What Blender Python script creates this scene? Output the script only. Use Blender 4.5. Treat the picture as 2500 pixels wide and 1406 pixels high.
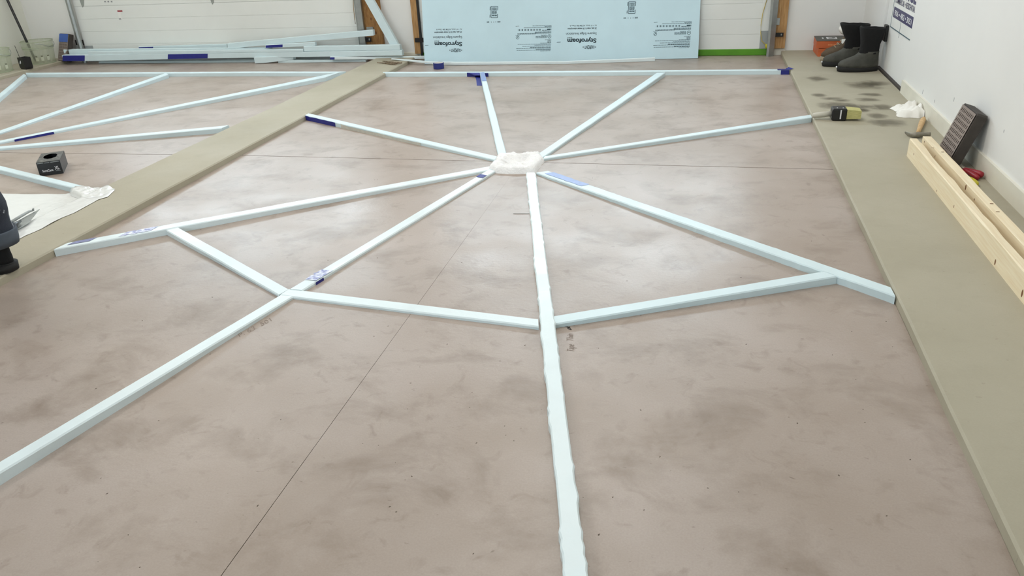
import bpy, math, random
from mathutils import Vector, Matrix
import mathutils.noise as MN

for o in list(bpy.data.objects):
    bpy.data.objects.remove(o)
SC = bpy.context.scene
COL = SC.collection
V = Vector
rnd = random.Random(7)

# ------------------------------------------------------------------ camera
CAMH = 1.22225
MR = V((0.97387894, 0.22215585, -0.0469744))
MD = V((0.05576216, -0.43452548, -0.8989317))
MF = V((-0.22011451, 0.87283125, -0.4355631))
FPX = 1900.0
cd = bpy.data.cameras.new('camera')
cam = bpy.data.objects.new('camera', cd)
COL.objects.link(cam)
cd.sensor_fit = 'HORIZONTAL'
cd.sensor_width = 36.0
cd.lens = FPX / 2500.0 * 36.0
cd.clip_start = 0.05
cm = Matrix.Identity(4)
for i in range(3):
    cm[i][0] = MR[i]
    cm[i][1] = -MD[i]
    cm[i][2] = -MF[i]
cm[2][3] = CAMH
cam.matrix_world = cm
SC.camera = cam

# ------------------------------------------------------------------ world, lights, exposure
SKY = 25.0                       # overcast daylight outside the door windows
w = bpy.data.worlds.new('world')
SC.world = w
w.use_nodes = True
w.node_tree.nodes['Background'].inputs[0].default_value = (0.82, 0.91, 1.0, 1)
w.node_tree.nodes['Background'].inputs[1].default_value = SKY
SC.view_settings.view_transform = 'Standard'
SC.view_settings.look = 'None'
SC.view_settings.gamma = 1.0
SC.view_settings.use_curve_mapping = False
SC.view_settings.exposure = 0.08
LAMP_W = 22.5
LAMP_COL = (1.0, 0.955, 0.90)
LAMPS = [(-4.6, 5.5), (-0.9, 5.5), (-4.6, 3.5), (-0.9, 3.5), (-4.6, 1.9), (-0.9, 1.9)]
CEIL = 3.5

# ------------------------------------------------------------------ helpers: pixels of the 2500x1406 photo to places in the room
def ray(px, py):
    return (MR * ((px - 1250) / FPX) + MD * ((py - 703) / FPX) + MF)
C0 = V((0, 0, CAMH))
def P(px, py, z=0.0):
    d = ray(px, py)
    return C0 + d * ((z - CAMH) / d.z)
def W(px, py, Y):
    d = ray(px, py)
    return C0 + d * (Y / d.y)
def XP(px, py, X):
    d = ray(px, py)
    return C0 + d * (X / d.x)
def lerp(a, b, t):
    return a + (b - a) * t
def nz(x, y=0.0, z=0.0):
    return MN.noise(V((x, y, z)))

WM = {}
def wm(o):
    return WM.get(o.name, Matrix.Identity(4)) if o else Matrix.Identity(4)
def tag(o, label=None, cat=None, group=None, kind=None):
    if label: o['label'] = label
    if cat: o['category'] = cat
    if group: o['group'] = group
    if kind: o['kind'] = kind
    return o
def empty(name, loc=(0, 0, 0), rz=0.0, label=None, cat=None, group=None, kind=None, rot=None):
    o = bpy.data.objects.new(name, None)
    o.empty_display_size = 0.1
    COL.objects.link(o)
    o.location = V(loc)
    if rot is not None:
        o.rotation_euler = rot.to_euler()
        WM[o.name] = Matrix.Translation(V(loc)) @ rot.to_4x4()
    else:
        o.rotation_euler = (0, 0, rz)
        WM[o.name] = Matrix.Translation(V(loc)) @ Matrix.Rotation(rz, 4, 'Z')
    return tag(o, label, cat, group, kind)

class MB:
    def __init__(s):
        s.v = []
        s.f = []
    def add(s, vs, fs):
        n = len(s.v)
        s.v += [V(p) for p in vs]
        s.f += [tuple(i + n for i in f) for f in fs]
        return s
    def hexa(s, p):            # p: bottom 4 (ccw from above), top 4
        return s.add(p, [(3, 2, 1, 0), (4, 5, 6, 7), (0, 1, 5, 4), (1, 2, 6, 5), (2, 3, 7, 6), (3, 0, 4, 7)])
    def box(s, a, b, c=0.0):
        x0, y0, z0 = a
        x1, y1, z1 = b
        if c <= 0:
            return s.hexa([(x0, y0, z0), (x1, y0, z0), (x1, y1, z0), (x0, y1, z0), (x0, y0, z1), (x1, y0, z1), (x1, y1, z1), (x0, y1, z1)])
        # chamfered along all edges: 24 verts by three shrunken boxes' faces
        vs = []
        idx = {}
        for ix, X in enumerate((x0, x1)):
            for iy, Y in enumerate((y0, y1)):
                for iz, Z in enumerate((z0, z1)):
                    sx, sy, sz = (1 - 2 * ix), (1 - 2 * iy), (1 - 2 * iz)
                    for k, d in enumerate(((0, 1, 1), (1, 0, 1), (1, 1, 0))):
                        idx[(ix, iy, iz, k)] = len(vs)
                        vs.append((X + sx * c * d[0], Y + sy * c * d[1], Z + sz * c * d[2]))
        I = lambda a_, b_, c_, k: idx[(a_, b_, c_, k)]
        fs = []
        for i in (0, 1):
            q = [I(i, 0, 0, 0), I(i, 1, 0, 0), I(i, 1, 1, 0), I(i, 0, 1, 0)]
            fs.append(q if i else q[::-1])
            q = [I(0, i, 0, 1), I(1, i, 0, 1), I(1, i, 1, 1), I(0, i, 1, 1)]
            fs.append(q[::-1] if i else q)
            q = [I(0, 0, i, 2), I(1, 0, i, 2), I(1, 1, i, 2), I(0, 1, i, 2)]
            fs.append(q if i else q[::-1])
        for i in (0, 1):
            for j in (0, 1):
                fs.append((I(0, i, j, 1), I(1, i, j, 1), I(1, i, j, 2), I(0, i, j, 2)))
                fs.append((I(i, 0, j, 0), I(i, 1, j, 0), I(i, 1, j, 2), I(i, 0, j, 2)))
                fs.append((I(i, j, 0, 0), I(i, j, 1, 0), I(i, j, 1, 1), I(i, j, 0, 1)))
        for a_ in (0, 1):
            for b_ in (0, 1):
                for c_ in (0, 1):
                    fs.append((I(a_, b_, c_, 0), I(a_, b_, c_, 1), I(a_, b_, c_, 2)))
        return s.add(vs, fs)
    def rings(s, rs, cap0=True, cap1=True, closed=True):
        n = len(rs[0])
        vs = [p for r in rs for p in r]
        fs = []
        for i in range(len(rs) - 1):
            for j in range(n if closed else n - 1):
                k = (j + 1) % n
                fs.append((i * n + j, i * n + k, (i + 1) * n + k, (i + 1) * n + j))
        if cap0: fs.append(tuple(range(n - 1, -1, -1)))
        if cap1: fs.append(tuple((len(rs) - 1) * n + j for j in range(n)))
        return s.add(vs, fs)
    def tube(s, pts, r, n=10, caps=True):
        pts = [V(p) for p in pts]
        rr = r if isinstance(r, (list, tuple)) else [r] * len(pts)
        rs = []
        for i, p in enumerate(pts):
            t = (pts[min(i + 1, len(pts) - 1)] - pts[max(i - 1, 0)]).normalized()
            u = t.cross(V((0, 0, 1)))
            if u.length < 1e-3: u = t.cross(V((0, 1, 0)))
            u.normalize()
            q = u.cross(t)
            rs.append([p + (u * math.cos(2 * math.pi * k / n) + q * math.sin(2 * math.pi * k / n)) * rr[i] for k in range(n)])
        return s.rings(rs, caps, caps)
    def lathe(s, prof, c=(0, 0, 0), n=28, cap0=True, cap1=True):
        rs = [[(c[0] + r * math.cos(2 * math.pi * k / n), c[1] + r * math.sin(2 * math.pi * k / n), c[2] + z) for k in range(n)] for r, z in prof]
        return s.rings(rs, cap0, cap1)
    def sheet(s, g, t=0.0004):  # grid of points g[i][j] made into a closed thin sheet, thickness t along its normal
        n, m = len(g), len(g[0])
        g = [[V(p) for p in r] for r in g]
        nrm = (g[n - 1][0] - g[0][0]).cross(g[0][m - 1] - g[0][0])
        nrm = nrm.normalized() if nrm.length > 0 else V((0, 0, 1))
        N = n * m
        vs = [p for r in g for p in r] + [p + nrm * t for r in g for p in r]
        fs = []
        for i in range(n - 1):
            for j in range(m - 1):
                a, b, c, d = i * m + j, i * m + j + 1, (i + 1) * m + j + 1, (i + 1) * m + j
                fs.append((a, b, c, d))
                fs.append((N + d, N + c, N + b, N + a))
        rim = [(0, j) for j in range(m)] + [(i, m - 1) for i in range(1, n)] + [(n - 1, j) for j in range(m - 2, -1, -1)] + [(i, 0) for i in range(n - 2, 0, -1)]
        for k in range(len(rim)):
            a = rim[k][0] * m + rim[k][1]
            b = rim[(k + 1) % len(rim)][0] * m + rim[(k + 1) % len(rim)][1]
            fs.append((b, a, N + a, N + b))
        return s.add(vs, fs)
    def build(s, name, mat, parent=None, smooth=False, local=False, own=True, label=None, cat=None, group=None, kind=None, bevel=0.0):
        me = bpy.data.meshes.new(name)
        vs = s.v
        loc = V((0, 0, 0))
        if parent is not None:
            if not local:
                im = wm(parent).inverted()
                vs = [im @ p for p in vs]
        elif own and vs:
            lo = V((min(p.x for p in vs), min(p.y for p in vs), min(p.z for p in vs)))
            hi = V((max(p.x for p in vs), max(p.y for p in vs), max(p.z for p in vs)))
            loc = V(((lo.x + hi.x) / 2, (lo.y + hi.y) / 2, lo.z))
            vs = [p - loc for p in vs]
        me.from_pydata([tuple(p) for p in vs], [], s.f)
        me.update()
        import bmesh
        b = bmesh.new()
        b.from_mesh(me)
        bmesh.ops.recalc_face_normals(b, faces=b.faces)
        b.to_mesh(me)
        b.free()
        if smooth:
            for p in me.polygons: p.use_smooth = True
        me.materials.append(mat)
        o = bpy.data.objects.new(name, me)
        COL.objects.link(o)
        o.location = loc
        if parent is not None:
            o.parent = parent
            WM[o.name] = wm(parent)
        else:
            WM[o.name] = Matrix.Translation(loc)
        if bevel > 0:
            m = o.modifiers.new('bevel', 'BEVEL')
            m.width = bevel
            m.segments = 2
            m.limit_method = 'ANGLE'
        return tag(o, label, cat, group, kind)

# ------------------------------------------------------------------ materials
def lin(c):
    f = lambda u: u / 12.92 if u <= 0.04045 else ((u + 0.055) / 1.055) ** 2.4
    return tuple(f(v / 255.0) for v in c) + (1,)
MATS = {}
def mat(name, rgb, rough=0.6, metal=0.0, var=0.0, scale=8.0, rgb2=None, bump=0.0, bscale=60.0, spec=0.5, coat=0.0, detail=6.0, stretch=None, rvar=0.0):
    m = bpy.data.materials.new(name)
    m.use_nodes = True
    nt = m.node_tree
    b = nt.nodes['Principled BSDF']
    b.inputs['Roughness'].default_value = rough
    b.inputs['Metallic'].default_value = metal
    b.inputs['Specular IOR Level'].default_value = spec
    b.inputs['Coat Weight'].default_value = coat
    b.inputs['Base Color'].default_value = lin(rgb)
    geo = nt.nodes.new('ShaderNodeNewGeometry')
    src = geo.outputs['Position']
    if stretch:
        mp = nt.nodes.new('ShaderNodeMapping')
        mp.inputs['Scale'].default_value = stretch
        nt.links.new(src, mp.inputs['Vector'])
        src = mp.outputs['Vector']
    n = nt.nodes.new('ShaderNodeTexNoise')
    n.inputs['Scale'].default_value = scale
    n.inputs['Detail'].default_value = detail
    nt.links.new(src, n.inputs['Vector'])
    c1 = lin(rgb)
    c2 = lin(rgb2) if rgb2 else tuple(max(0, v * (1 - max(var, 0.04))) for v in c1[:3]) + (1,)
    r = nt.nodes.new('ShaderNodeValToRGB')
    r.color_ramp.elements[0].position = 0.35
    r.color_ramp.elements[1].position = 0.65
    r.color_ramp.elements[0].color = c2
    r.color_ramp.elements[1].color = c1
    nt.links.new(n.outputs['Fac'], r.inputs['Fac'])
    nt.links.new(r.outputs['Color'], b.inputs['Base Color'])
    if rvar > 0:
        mr = nt.nodes.new('ShaderNodeMapRange')
        mr.inputs['From Min'].default_value = 0.4
        mr.inputs['From Max'].default_value = 0.6
        mr.inputs['To Min'].default_value = rough - rvar
        mr.inputs['To Max'].default_value = rough + rvar
        nt.links.new(n.outputs['Fac'], mr.inputs['Value'])
        nt.links.new(mr.outputs['Result'], b.inputs['Roughness'])
    if bump > 0:
        n2 = nt.nodes.new('ShaderNodeTexNoise')
        n2.inputs['Scale'].default_value = bscale
        n2.inputs['Detail'].default_value = 4
        nt.links.new(geo.outputs['Position'], n2.inputs['Vector'])
        bp = nt.nodes.new('ShaderNodeBump')
        bp.inputs['Strength'].default_value = bump
        bp.inputs['Distance'].default_value = 0.01
        nt.links.new(n2.outputs['Fac'], bp.inputs['Height'])
        nt.links.new(bp.outputs['Normal'], b.inputs['Normal'])
    MATS[name] = m
    return m

def concrete(name, base, dark, light, spots, rough=0.5, blot=0.55):
    """mottled concrete: broad cloudy patches, streaky mid blotches, fine grain and small dark specks"""
    m = bpy.data.materials.new(name)
    m.use_nodes = True
    nt = m.node_tree
    N, L = nt.nodes, nt.links
    b = N['Principled BSDF']
    geo = N.new('ShaderNodeNewGeometry')
    def noise(scale, detail, dist=0.0, st=None, rough_=0.55):
        n = N.new('ShaderNodeTexNoise')
        n.inputs['Scale'].default_value = scale
        n.inputs['Detail'].default_value = detail
        n.inputs['Roughness'].default_value = rough_
        n.inputs['Distortion'].default_value = dist
        if st:
            mp = N.new('ShaderNodeMapping')
            mp.inputs['Scale'].default_value = st
            L.new(geo.outputs['Position'], mp.inputs['Vector'])
            L.new(mp.outputs['Vector'], n.inputs['Vector'])
        else:
            L.new(geo.outputs['Position'], n.inputs['Vector'])
        return n.outputs['Fac']
    def rng(s, a, b_, lo=0.0, hi=1.0):
        r = N.new('ShaderNodeMapRange')
        for k, v in (('From Min', a), ('From Max', b_), ('To Min', lo), ('To Max', hi)):
            r.inputs[k].default_value = v
        L.new(s, r.inputs['Value'])
        return r.outputs['Result']
    def mix(f, a, b_, fac=None):
        x = N.new('ShaderNodeMix')
        x.data_type = 'RGBA'
        if fac is None: L.new(f, x.inputs['Factor'])
        else: x.inputs['Factor'].default_value = fac
        for s, v in ((6, a), (7, b_)):
            if isinstance(v, tuple): x.inputs[s].default_value = v
            else: L.new(v, x.inputs[s])
        return x.outputs[2]
    c = mix(rng(noise(1.3, 4), 0.38, 0.64), lin(base), lin(light))
    c = mix(rng(noise(3.6, 9, 0.35, (1, 1.25, 1), 0.62), 0.5, 0.74, 0, blot), c, lin(dark))
    c = mix(rng(noise(13, 6, 0.8), 0.58, 0.78, 0, blot * 0.75), c, lin(dark))
    c = mix(rng(noise(11, 5, 0.5), 0.24, 0.42, 0.4, 0.0), c, lin(light))
    c = mix(rng(noise(210, 2), 0.3, 0.7, 0.0, 0.16), c, lin(dark))
    c = mix(rng(noise(38, 3, 0.4, (1, 1.8, 1)), 0.70, 0.76, 0, 0.55), c, lin(spots))
    L.new(c, b.inputs['Base Color'])
    L.new(rng(noise(3.1, 5, 0.2), 0.35, 0.65, rough - 0.05, rough + 0.05), b.inputs['Roughness'])
    bp = N.new('ShaderNodeBump')
    bp.inputs['Strength'].default_value = 0.12
    bp.inputs['Distance'].default_value = 0.004
    L.new(noise(70, 5), bp.inputs['Height'])
    L.new(bp.outputs['Normal'], b.inputs['Normal'])
    MATS[name] = m
    return m

def softspot(name, rgb, amount, scale):
    """a damp or dirty mark: colour shows through a broken noise mask"""
    m = mat(name, rgb, 0.55)
    nt = m.node_tree
    b = nt.nodes['Principled BSDF']
    tc = nt.nodes.new('ShaderNodeTexCoord')
    gr = nt.nodes.new('ShaderNodeTexGradient')
    gr.gradient_type = 'SPHERICAL'
    mp = nt.nodes.new('ShaderNodeMapping')
    mp.inputs['Location'].default_value = (-1, -1, 0)
    mp.inputs['Scale'].default_value = (2, 2, 0)
    nt.links.new(tc.outputs['Generated'], mp.inputs['Vector'])
    nt.links.new(mp.outputs['Vector'], gr.inputs['Vector'])
    n = nt.nodes.new('ShaderNodeTexNoise')
    n.inputs['Scale'].default_value = scale
    n.inputs['Detail'].default_value = 5
    geo = nt.nodes.new('ShaderNodeNewGeometry')
    nt.links.new(geo.outputs['Position'], n.inputs['Vector'])
    ad = nt.nodes.new('ShaderNodeMath')
    ad.operation = 'ADD'
    nt.links.new(gr.outputs['Fac'], ad.inputs[0])
    nt.links.new(n.outputs['Fac'], ad.inputs[1])
    r = nt.nodes.new('ShaderNodeMapRange')
    for k, v in (('From Min', 0.70), ('From Max', 1.25), ('To Min', 0.0), ('To Max', amount)):
        r.inputs[k].default_value = v
    nt.links.new(ad.outputs[0], r.inputs['Value'])
    nt.links.new(r.outputs['Result'], b.inputs['Alpha'])
    return m

M_floor = concrete('floor_concrete', (161, 146, 134), (124, 107, 92), (177, 164, 155), (98, 84, 72), 0.36, 0.74)
M_curb = concrete('curb_concrete', (165, 158, 138), (152, 145, 125), (174, 167, 148), (140, 132, 114), 0.68, 0.32)
M_joint = mat('joint_dark', (84, 66, 54), 0.9)
M_wall = mat('wall_white', (232, 231, 228), 0.62, var=0.03, scale=1.5)
M_wallL = mat('wall_left_paint', (220, 220, 209), 0.62, var=0.03, scale=1.5)
M_ceil = mat('ceiling_white', (225, 225, 222), 0.8)
M_door = mat('door_white', (230, 232, 228), 0.5, var=0.02, scale=3)
M_base = mat('baseboard_white', (226, 222, 208), 0.5, var=0.06, scale=9)
M_foam = mat('foam_pale_blue', (210, 227, 231), 0.45, var=0.015, scale=9, rvar=0.08)
M_foamw = mat('foam_white_coated', (222, 234, 236), 0.38, var=0.015, scale=9, bump=0.05, bscale=60, rvar=0.10)
M_foamp = mat('foam_panel_blue', (200, 227, 237), 0.5, var=0.02, scale=5)
M_foamr = mat('foam_raw_white', (236, 235, 234), 0.8, var=0.02, scale=30, bump=0.6, bscale=90)
M_foamg = mat('foam_stained_grey', (205, 203, 192), 0.7, var=0.12, scale=30)
M_tape = mat('tape_blue', (30, 36, 128), 0.5, var=0.1, scale=40)
M_tapel = mat('tape_blue_coated', (136, 156, 204), 0.35, var=0.1, scale=40)
M_taper = mat('tape_blue_paper', (33, 43, 118), 0.6)
M_tapeworn = mat('tape_worn', (120, 126, 180), 0.4, rgb2=(232, 236, 246), scale=60, detail=3)
M_ink = mat('print_ink', (32, 52, 62), 0.7)
M_ink2 = mat('print_ink_fine', (105, 132, 142), 0.7)
M_ink3 = mat('print_ink_mid', (70, 95, 105), 0.7)
M_navy = mat('sign_navy', (62, 60, 100), 0.4)
M_black = mat('black_plastic', (22, 22, 22), 0.35)
M_blackm = mat('black_metal', (32, 28, 27), 0.5, metal=0.3)
M_steel = mat('galvanised_steel', (168, 172, 170), 0.38, metal=0.75, var=0.12, scale=20)
M_grey = mat('grey_paint', (160, 165, 164), 0.5)
M_wood = mat('stud_wood', (186, 146, 96), 0.7, rgb2=(160, 118, 70), scale=9, stretch=(14, 14, 1.2))
M_osb = mat('stud_wood_dark', (168, 124, 72), 0.75, rgb2=(140, 98, 54), scale=14, stretch=(6, 6, 1.4))
M_pine = mat('pine', (238, 224, 194), 0.6, rgb2=(230, 211, 176), scale=7, stretch=(18, 0.8, 18))
M_knot = mat('pine_knot', (120, 78, 40), 0.7)
M_green = mat('green_tape', (86, 150, 24), 0.55, var=0.15, scale=8)
M_yellow = mat('yellow_cord', (206, 180, 70), 0.6)
M_brown = mat('brown_cord', (160, 130, 84), 0.7)
M_red = mat('red_grip', (150, 24, 40), 0.4)
M_yelp = mat('yellow_plastic', (196, 184, 36), 0.4)
M_white = mat('white_plastic', (236, 236, 232), 0.45)
M_cloth = mat('white_cloth', (240, 237, 230), 0.9, var=0.06, scale=20)
M_rubber = mat('boot_rubber', (76, 75, 67), 0.7, var=0.4, scale=14, bump=0.2, bscale=60)
M_bootdk = mat('boot_dark', (15, 15, 16), 0.9, var=0.2, scale=30, bump=0.3, bscale=200)
M_sole = mat('boot_sole', (26, 25, 24), 0.8)
M_brownsh = mat('brown_shoe', (92, 76, 58), 0.8, var=0.25, scale=25)
M_tan = mat('tan_sole', (160, 146, 124), 0.75)
M_orange = mat('orange_card', (205, 104, 58), 0.55, var=0.08, scale=12)
M_lid = mat('dark_card', (70, 68, 60), 0.5, var=0.1, scale=30)
M_block = mat('block_grey', (140, 127, 119), 0.75, var=0.12, scale=25)
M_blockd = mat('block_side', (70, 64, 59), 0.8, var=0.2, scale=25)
M_hole = mat('slot_dark', (18, 16, 15), 0.9)
M_label = mat('blue_label', (62, 98, 178), 0.45)
M_handle = mat('brush_handle', (188, 184, 170), 0.5)
M_brist = mat('bristle_yellow', (196, 190, 128), 0.8, rgb2=(170, 164, 104), scale=50, stretch=(0.6, 12, 12))
M_hamm = mat('hammer_steel', (142, 136, 122), 0.42, metal=0.4, var=0.2, scale=30)
M_hand = mat('hammer_handle', (206, 172, 124), 0.6, rgb2=(186, 148, 98), scale=20, stretch=(8, 1, 8))
M_glove = mat('glove_box_black', (30, 31, 33), 0.4, var=0.1, scale=30)
M_glovet = mat('glove_box_top', (100, 98, 92), 0.45, rgb2=(52, 51, 48), scale=40)
M_print = mat('white_print', (228, 228, 230), 0.5)
M_film = mat('film_white', (232, 233, 231), 0.2, var=0.03, scale=5, bump=0.10, bscale=14, coat=0.4)
M_jean = mat('jeans_dark', (36, 42, 54), 0.85, rgb2=(176, 182, 190), scale=13, detail=4, bump=0.3, bscale=300)
M_cuff = mat('jeans_cuff', (82, 90, 100), 0.9, var=0.15, scale=30)
M_shirt = mat('shirt_grey', (92, 96, 100), 0.9)
M_skin = mat('skin', (206, 160, 134), 0.55)
M_hair = mat('hair_brown', (62, 46, 34), 0.8)
M_wet = softspot('damp_mark', (106, 97, 79), 0.5, 13.0)
M_scuff = mat('scuff', (150, 152, 154), 0.7)
M_chip = mat('wood_chip', (92, 76, 58), 0.9, rgb2=(150, 134, 112), scale=60)
M_pencil = mat('pencil_mark', (138, 124, 114), 0.8)
M_tapeg = mat('tape_grey_violet', (122, 126, 166), 0.45, var=0.1, scale=30)
M_marker = mat('marker_black', (40, 36, 34), 0.8)
M_speck = mat('crumbs', (96, 84, 74), 0.9)
def jean_ramp():
    r = [n for n in M_jean.node_tree.nodes if n.type == 'VALTORGB'][0]
    r.color_ramp.elements[0].position = 0.405
    r.color_ramp.elements[1].position = 0.43
jean_ramp()
def glow(name, rgb, s):
    m = bpy.data.materials.new(name)
    m.use_nodes = True
    b = m.node_tree.nodes['Principled BSDF']
    b.inputs['Emission Color'].default_value = tuple(rgb) + (1,)
    b.inputs['Emission Strength'].default_value = s
    return m
M_pane = bpy.data.materials.new('window_pane')
M_pane.use_nodes = True
_nt = M_pane.node_tree
_g = _nt.nodes.new('ShaderNodeBsdfGlossy')
_g.inputs['Roughness'].default_value = .05
_t = _nt.nodes.new('ShaderNodeBsdfTransparent')
_t.inputs['Color'].default_value = (.93, .97, .98, 1)
_m = _nt.nodes.new('ShaderNodeMixShader')
_m.inputs[0].default_value = .06
_nt.links.new(_t.outputs[0], _m.inputs[1])
_nt.links.new(_g.outputs[0], _m.inputs[2])
_nt.links.new(_m.outputs[0], _nt.nodes['Material Output'].inputs[0])
M_lamp = glow('lamp_diffuser', LAMP_COL, 2.0)
def pail(name, rgb, tr):
    m = bpy.data.materials.new(name)
    m.use_nodes = True
    nt = m.node_tree
    b = nt.nodes['Principled BSDF']
    b.inputs['Base Color'].default_value = lin(rgb)
    b.inputs['Roughness'].default_value = 0.35
    t = nt.nodes.new('ShaderNodeBsdfTranslucent')
    t.inputs['Color'].default_value = lin(rgb)
    x = nt.nodes.new('ShaderNodeBsdfTransparent')
    m1 = nt.nodes.new('ShaderNodeMixShader')
    m2 = nt.nodes.new('ShaderNodeMixShader')
    m1.inputs[0].default_value = 0.45
    m2.inputs[0].default_value = tr
    nt.links.new(b.outputs[0], m1.inputs[1])
    nt.links.new(t.outputs[0], m1.inputs[2])
    nt.links.new(m1.outputs[0], m2.inputs[1])
    nt.links.new(x.outputs[0], m2.inputs[2])
    nt.links.new(m2.outputs[0], nt.nodes['Material Output'].inputs[0])
    return m
M_pail = pail('pail_translucent', (206, 212, 190), 0.55)
M_pailr = pail('pail_rib', (196, 204, 178), 0.25)
M_pailw = mat('pail_window', (196, 200, 180), 0.4)
M_paild = mat('pail_mark', (120, 122, 104), 0.5)

# ------------------------------------------------------------------ room shell
ZC = 0.033                      # height of the raised concrete strips
XL, XR, YB, YF = -6.95, 1.295, 7.25, -3.2
DX1, DX2 = (-6.29, -3.165), (-2.58, 0.565)
b = MB()
DT = 3.0
b.box((XL - .15, YB, 0), (DX1[0] + .03, YB + .15, CEIL))
b.box((DX1[1] - .03, YB, 0), (DX2[0] + .03, YB + .15, CEIL))
b.box((DX2[1] - .03, YB, 0), (XR + .15, YB + .15, CEIL))
b.box((DX1[0] + .03, YB, DT - .06), (DX1[1] - .03, YB + .15, CEIL))
b.box((DX2[0] + .03, YB, DT - .06), (DX2[1] - .03, YB + .15, CEIL))
b.build('wall_back', M_wall, None, own=False, kind='structure', label='white back wall around and between the two garage doors', cat='wall')
b = MB()
DY = (5.60, 6.47)
b.box((XR, YF, 0), (XR + .15, DY[0], CEIL))
b.box((XR, DY[1], 0), (XR + .15, YB, CEIL))
b.box((XR, DY[0], 2.08), (XR + .15, DY[1], CEIL))
wr = b.build('wall_right', M_wall, None, own=False, kind='structure', label='smooth white right wall with small scuffs', cat='wall')
b = MB()
b.box((XL - .15, YF, 0), (XL, YB, CEIL))
b.build('wall_left', M_wallL, None, own=False, kind='structure', label='pale left wall behind the clear buckets', cat='wall')
b = MB()
WX = ((-4.6, -3.6), (-1.7, -.7))
WZ = (1.2, 2.15)
b.box((XL - .15, YF - .15, 0), (XR + .15, YF, WZ[0]))
b.box((XL - .15, YF - .15, WZ[1]), (XR + .15, YF, CEIL))
for q0, q1 in ((XL - .15, WX[0][0]), (WX[0][1], WX[1][0]), (WX[1][1], XR + .15)):
    b.box((q0, YF - .15, WZ[0]), (q1, YF, WZ[1]))
b.build('wall_front', M_wall, None, own=False, kind='structure', label='plain white wall behind the camera', cat='wall')
b = MB()
b.box((XL - .15, YF - .15, CEIL), (XR + .15, YB + .15, CEIL + .1))
b.build('ceiling', M_ceil, None, own=False, kind='structure', label='plain white ceiling carrying the lights', cat='ceiling')

for i, (q0, q1) in enumerate(WX):  # assumed windows, added to light the back wall and the strips' near faces
    t = empty('window_%d' % (i + 1), ((q0 + q1) / 2, YF - .07, WZ[0]), 0, 'plain white window %s added behind the camera for front daylight' % ('on the left bay side', 'on the right bay side')[i], 'window', None, 'structure')
    for a_, e_ in (((q0, WZ[0]), (q1, WZ[0] + .05)), ((q0, WZ[1] - .05), (q1, WZ[1])), ((q0, WZ[0] + .05), (q0 + .05, WZ[1] - .05)), ((q1 - .05, WZ[0] + .05), (q1, WZ[1] - .05))):
        m = MB()
        m.box((a_[0], YF - .1, a_[1]), (e_[0], YF - .04, e_[1]))
        m.build('frame', M_base, t)
    m = MB()
    m.box((q0 + .05, YF - .075, WZ[0] + .05), (q1 - .05, YF - .07, WZ[1] - .05))
    m.build('pane', M_pane, t)
    ld = bpy.data.lights.new('sky_portal', 'AREA')
    ld.shape = 'RECTANGLE'
    ld.size, ld.size_y = q1 - q0 - .1, WZ[1] - WZ[0] - .1
    ld.cycles.is_portal = True
    po = bpy.data.objects.new('sky_portal', ld)
    COL.objects.link(po)
    po.parent = t
    po.location = (0, -.04, (WZ[1] - WZ[0]) / 2)
    po.rotation_euler = (math.radians(90), 0, 0)

# floor: a dark bed with the sawn concrete slabs on it
b = MB()
b.box((XL, YF, -.12), (XR, YB + .14, -.015))
fl = b.build('floor', M_joint, None, own=False, kind='structure', label='pinkish grey mottled concrete floor with saw-cut joints', cat='floor')
g = .0032
def slab(x0, x1, ya0, ya1, yb0, yb1, xf0=None, xf1=None):
    a0 = x0 if xf0 is None else xf0
    a1 = x1 if xf1 is None else xf1
    m = MB()
    m.hexa([(a0, ya0, -.015), (a1, ya1, -.015), (x1, yb1, -.015), (x0, yb0, -.015), (a0, ya0, 0), (a1, ya1, 0), (x1, yb1, 0), (x0, yb0, 0)])
    m.build('slab', M_floor, fl)
CY0, CY1 = 3.995, 3.962         # the crosswise cut at the left and the right of the middle bay
cx = -.918
cyx = lerp(CY0, CY1, (cx + 2.61) / 3.277)
slab(-2.61, cx - .00005, YF, YF, CY0 - g, cyx - g, -2.61, cx - .0021)
slab(cx + .00005, .667, YF, YF, cyx - g, CY1 - g, cx + .0021, .667)
slab(-2.61, .667, CY0 + g, CY1 + g, YB + .14, YB + .14)
CL0, CL1 = P(0, 372.5).y, P(400, 377).y
kl = (CL1 - CL0) / (P(400, 377).x - P(0, 372.5).x)
yl = lambda x: CL0 + kl * (x - P(0, 372.5).x)
slab(-6.51, -2.99, YF, YF, yl(-6.51) - g, yl(-2.99) - g)
slab(-6.51, -2.99, yl(-6.51) + g, yl(-2.99) + g, YB + .14, YB + .14)

def curb(name, x0, x1, label, ya=YF, yb=YB, cl=True, cr=True):
    rs = []
    n = 60
    c = .006
    for i in range(n + 1):
        y = lerp(ya, yb, i / n)
        j0 = nz(y * 2.3, 3.1 + x0) * .003
        j1 = nz(y * 2.3, 9.4 + x1) * .003
        a, e = x0 + j0, x1 + j1
        rs.append([V((a, y, -.015)), V((a, y, ZC - c)), V((a + c, y, ZC)), V((e - c, y, ZC)), V((e, y, ZC - c)), V((e, y, -.015))])
    m = MB()
    m.rings(rs)
    return m.build(name, M_curb, None, own=False, kind='structure', label=label, cat='curb')
t1 = curb('trim_1', -2.99, -2.61, 'raised grey concrete strip between the two garage bays')
t2 = curb('trim_2', .667, XR, 'raised grey concrete walkway along the right wall')
t3 = curb('trim_3', XL, -6.51, 'raised grey concrete ledge along the left wall')

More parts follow.
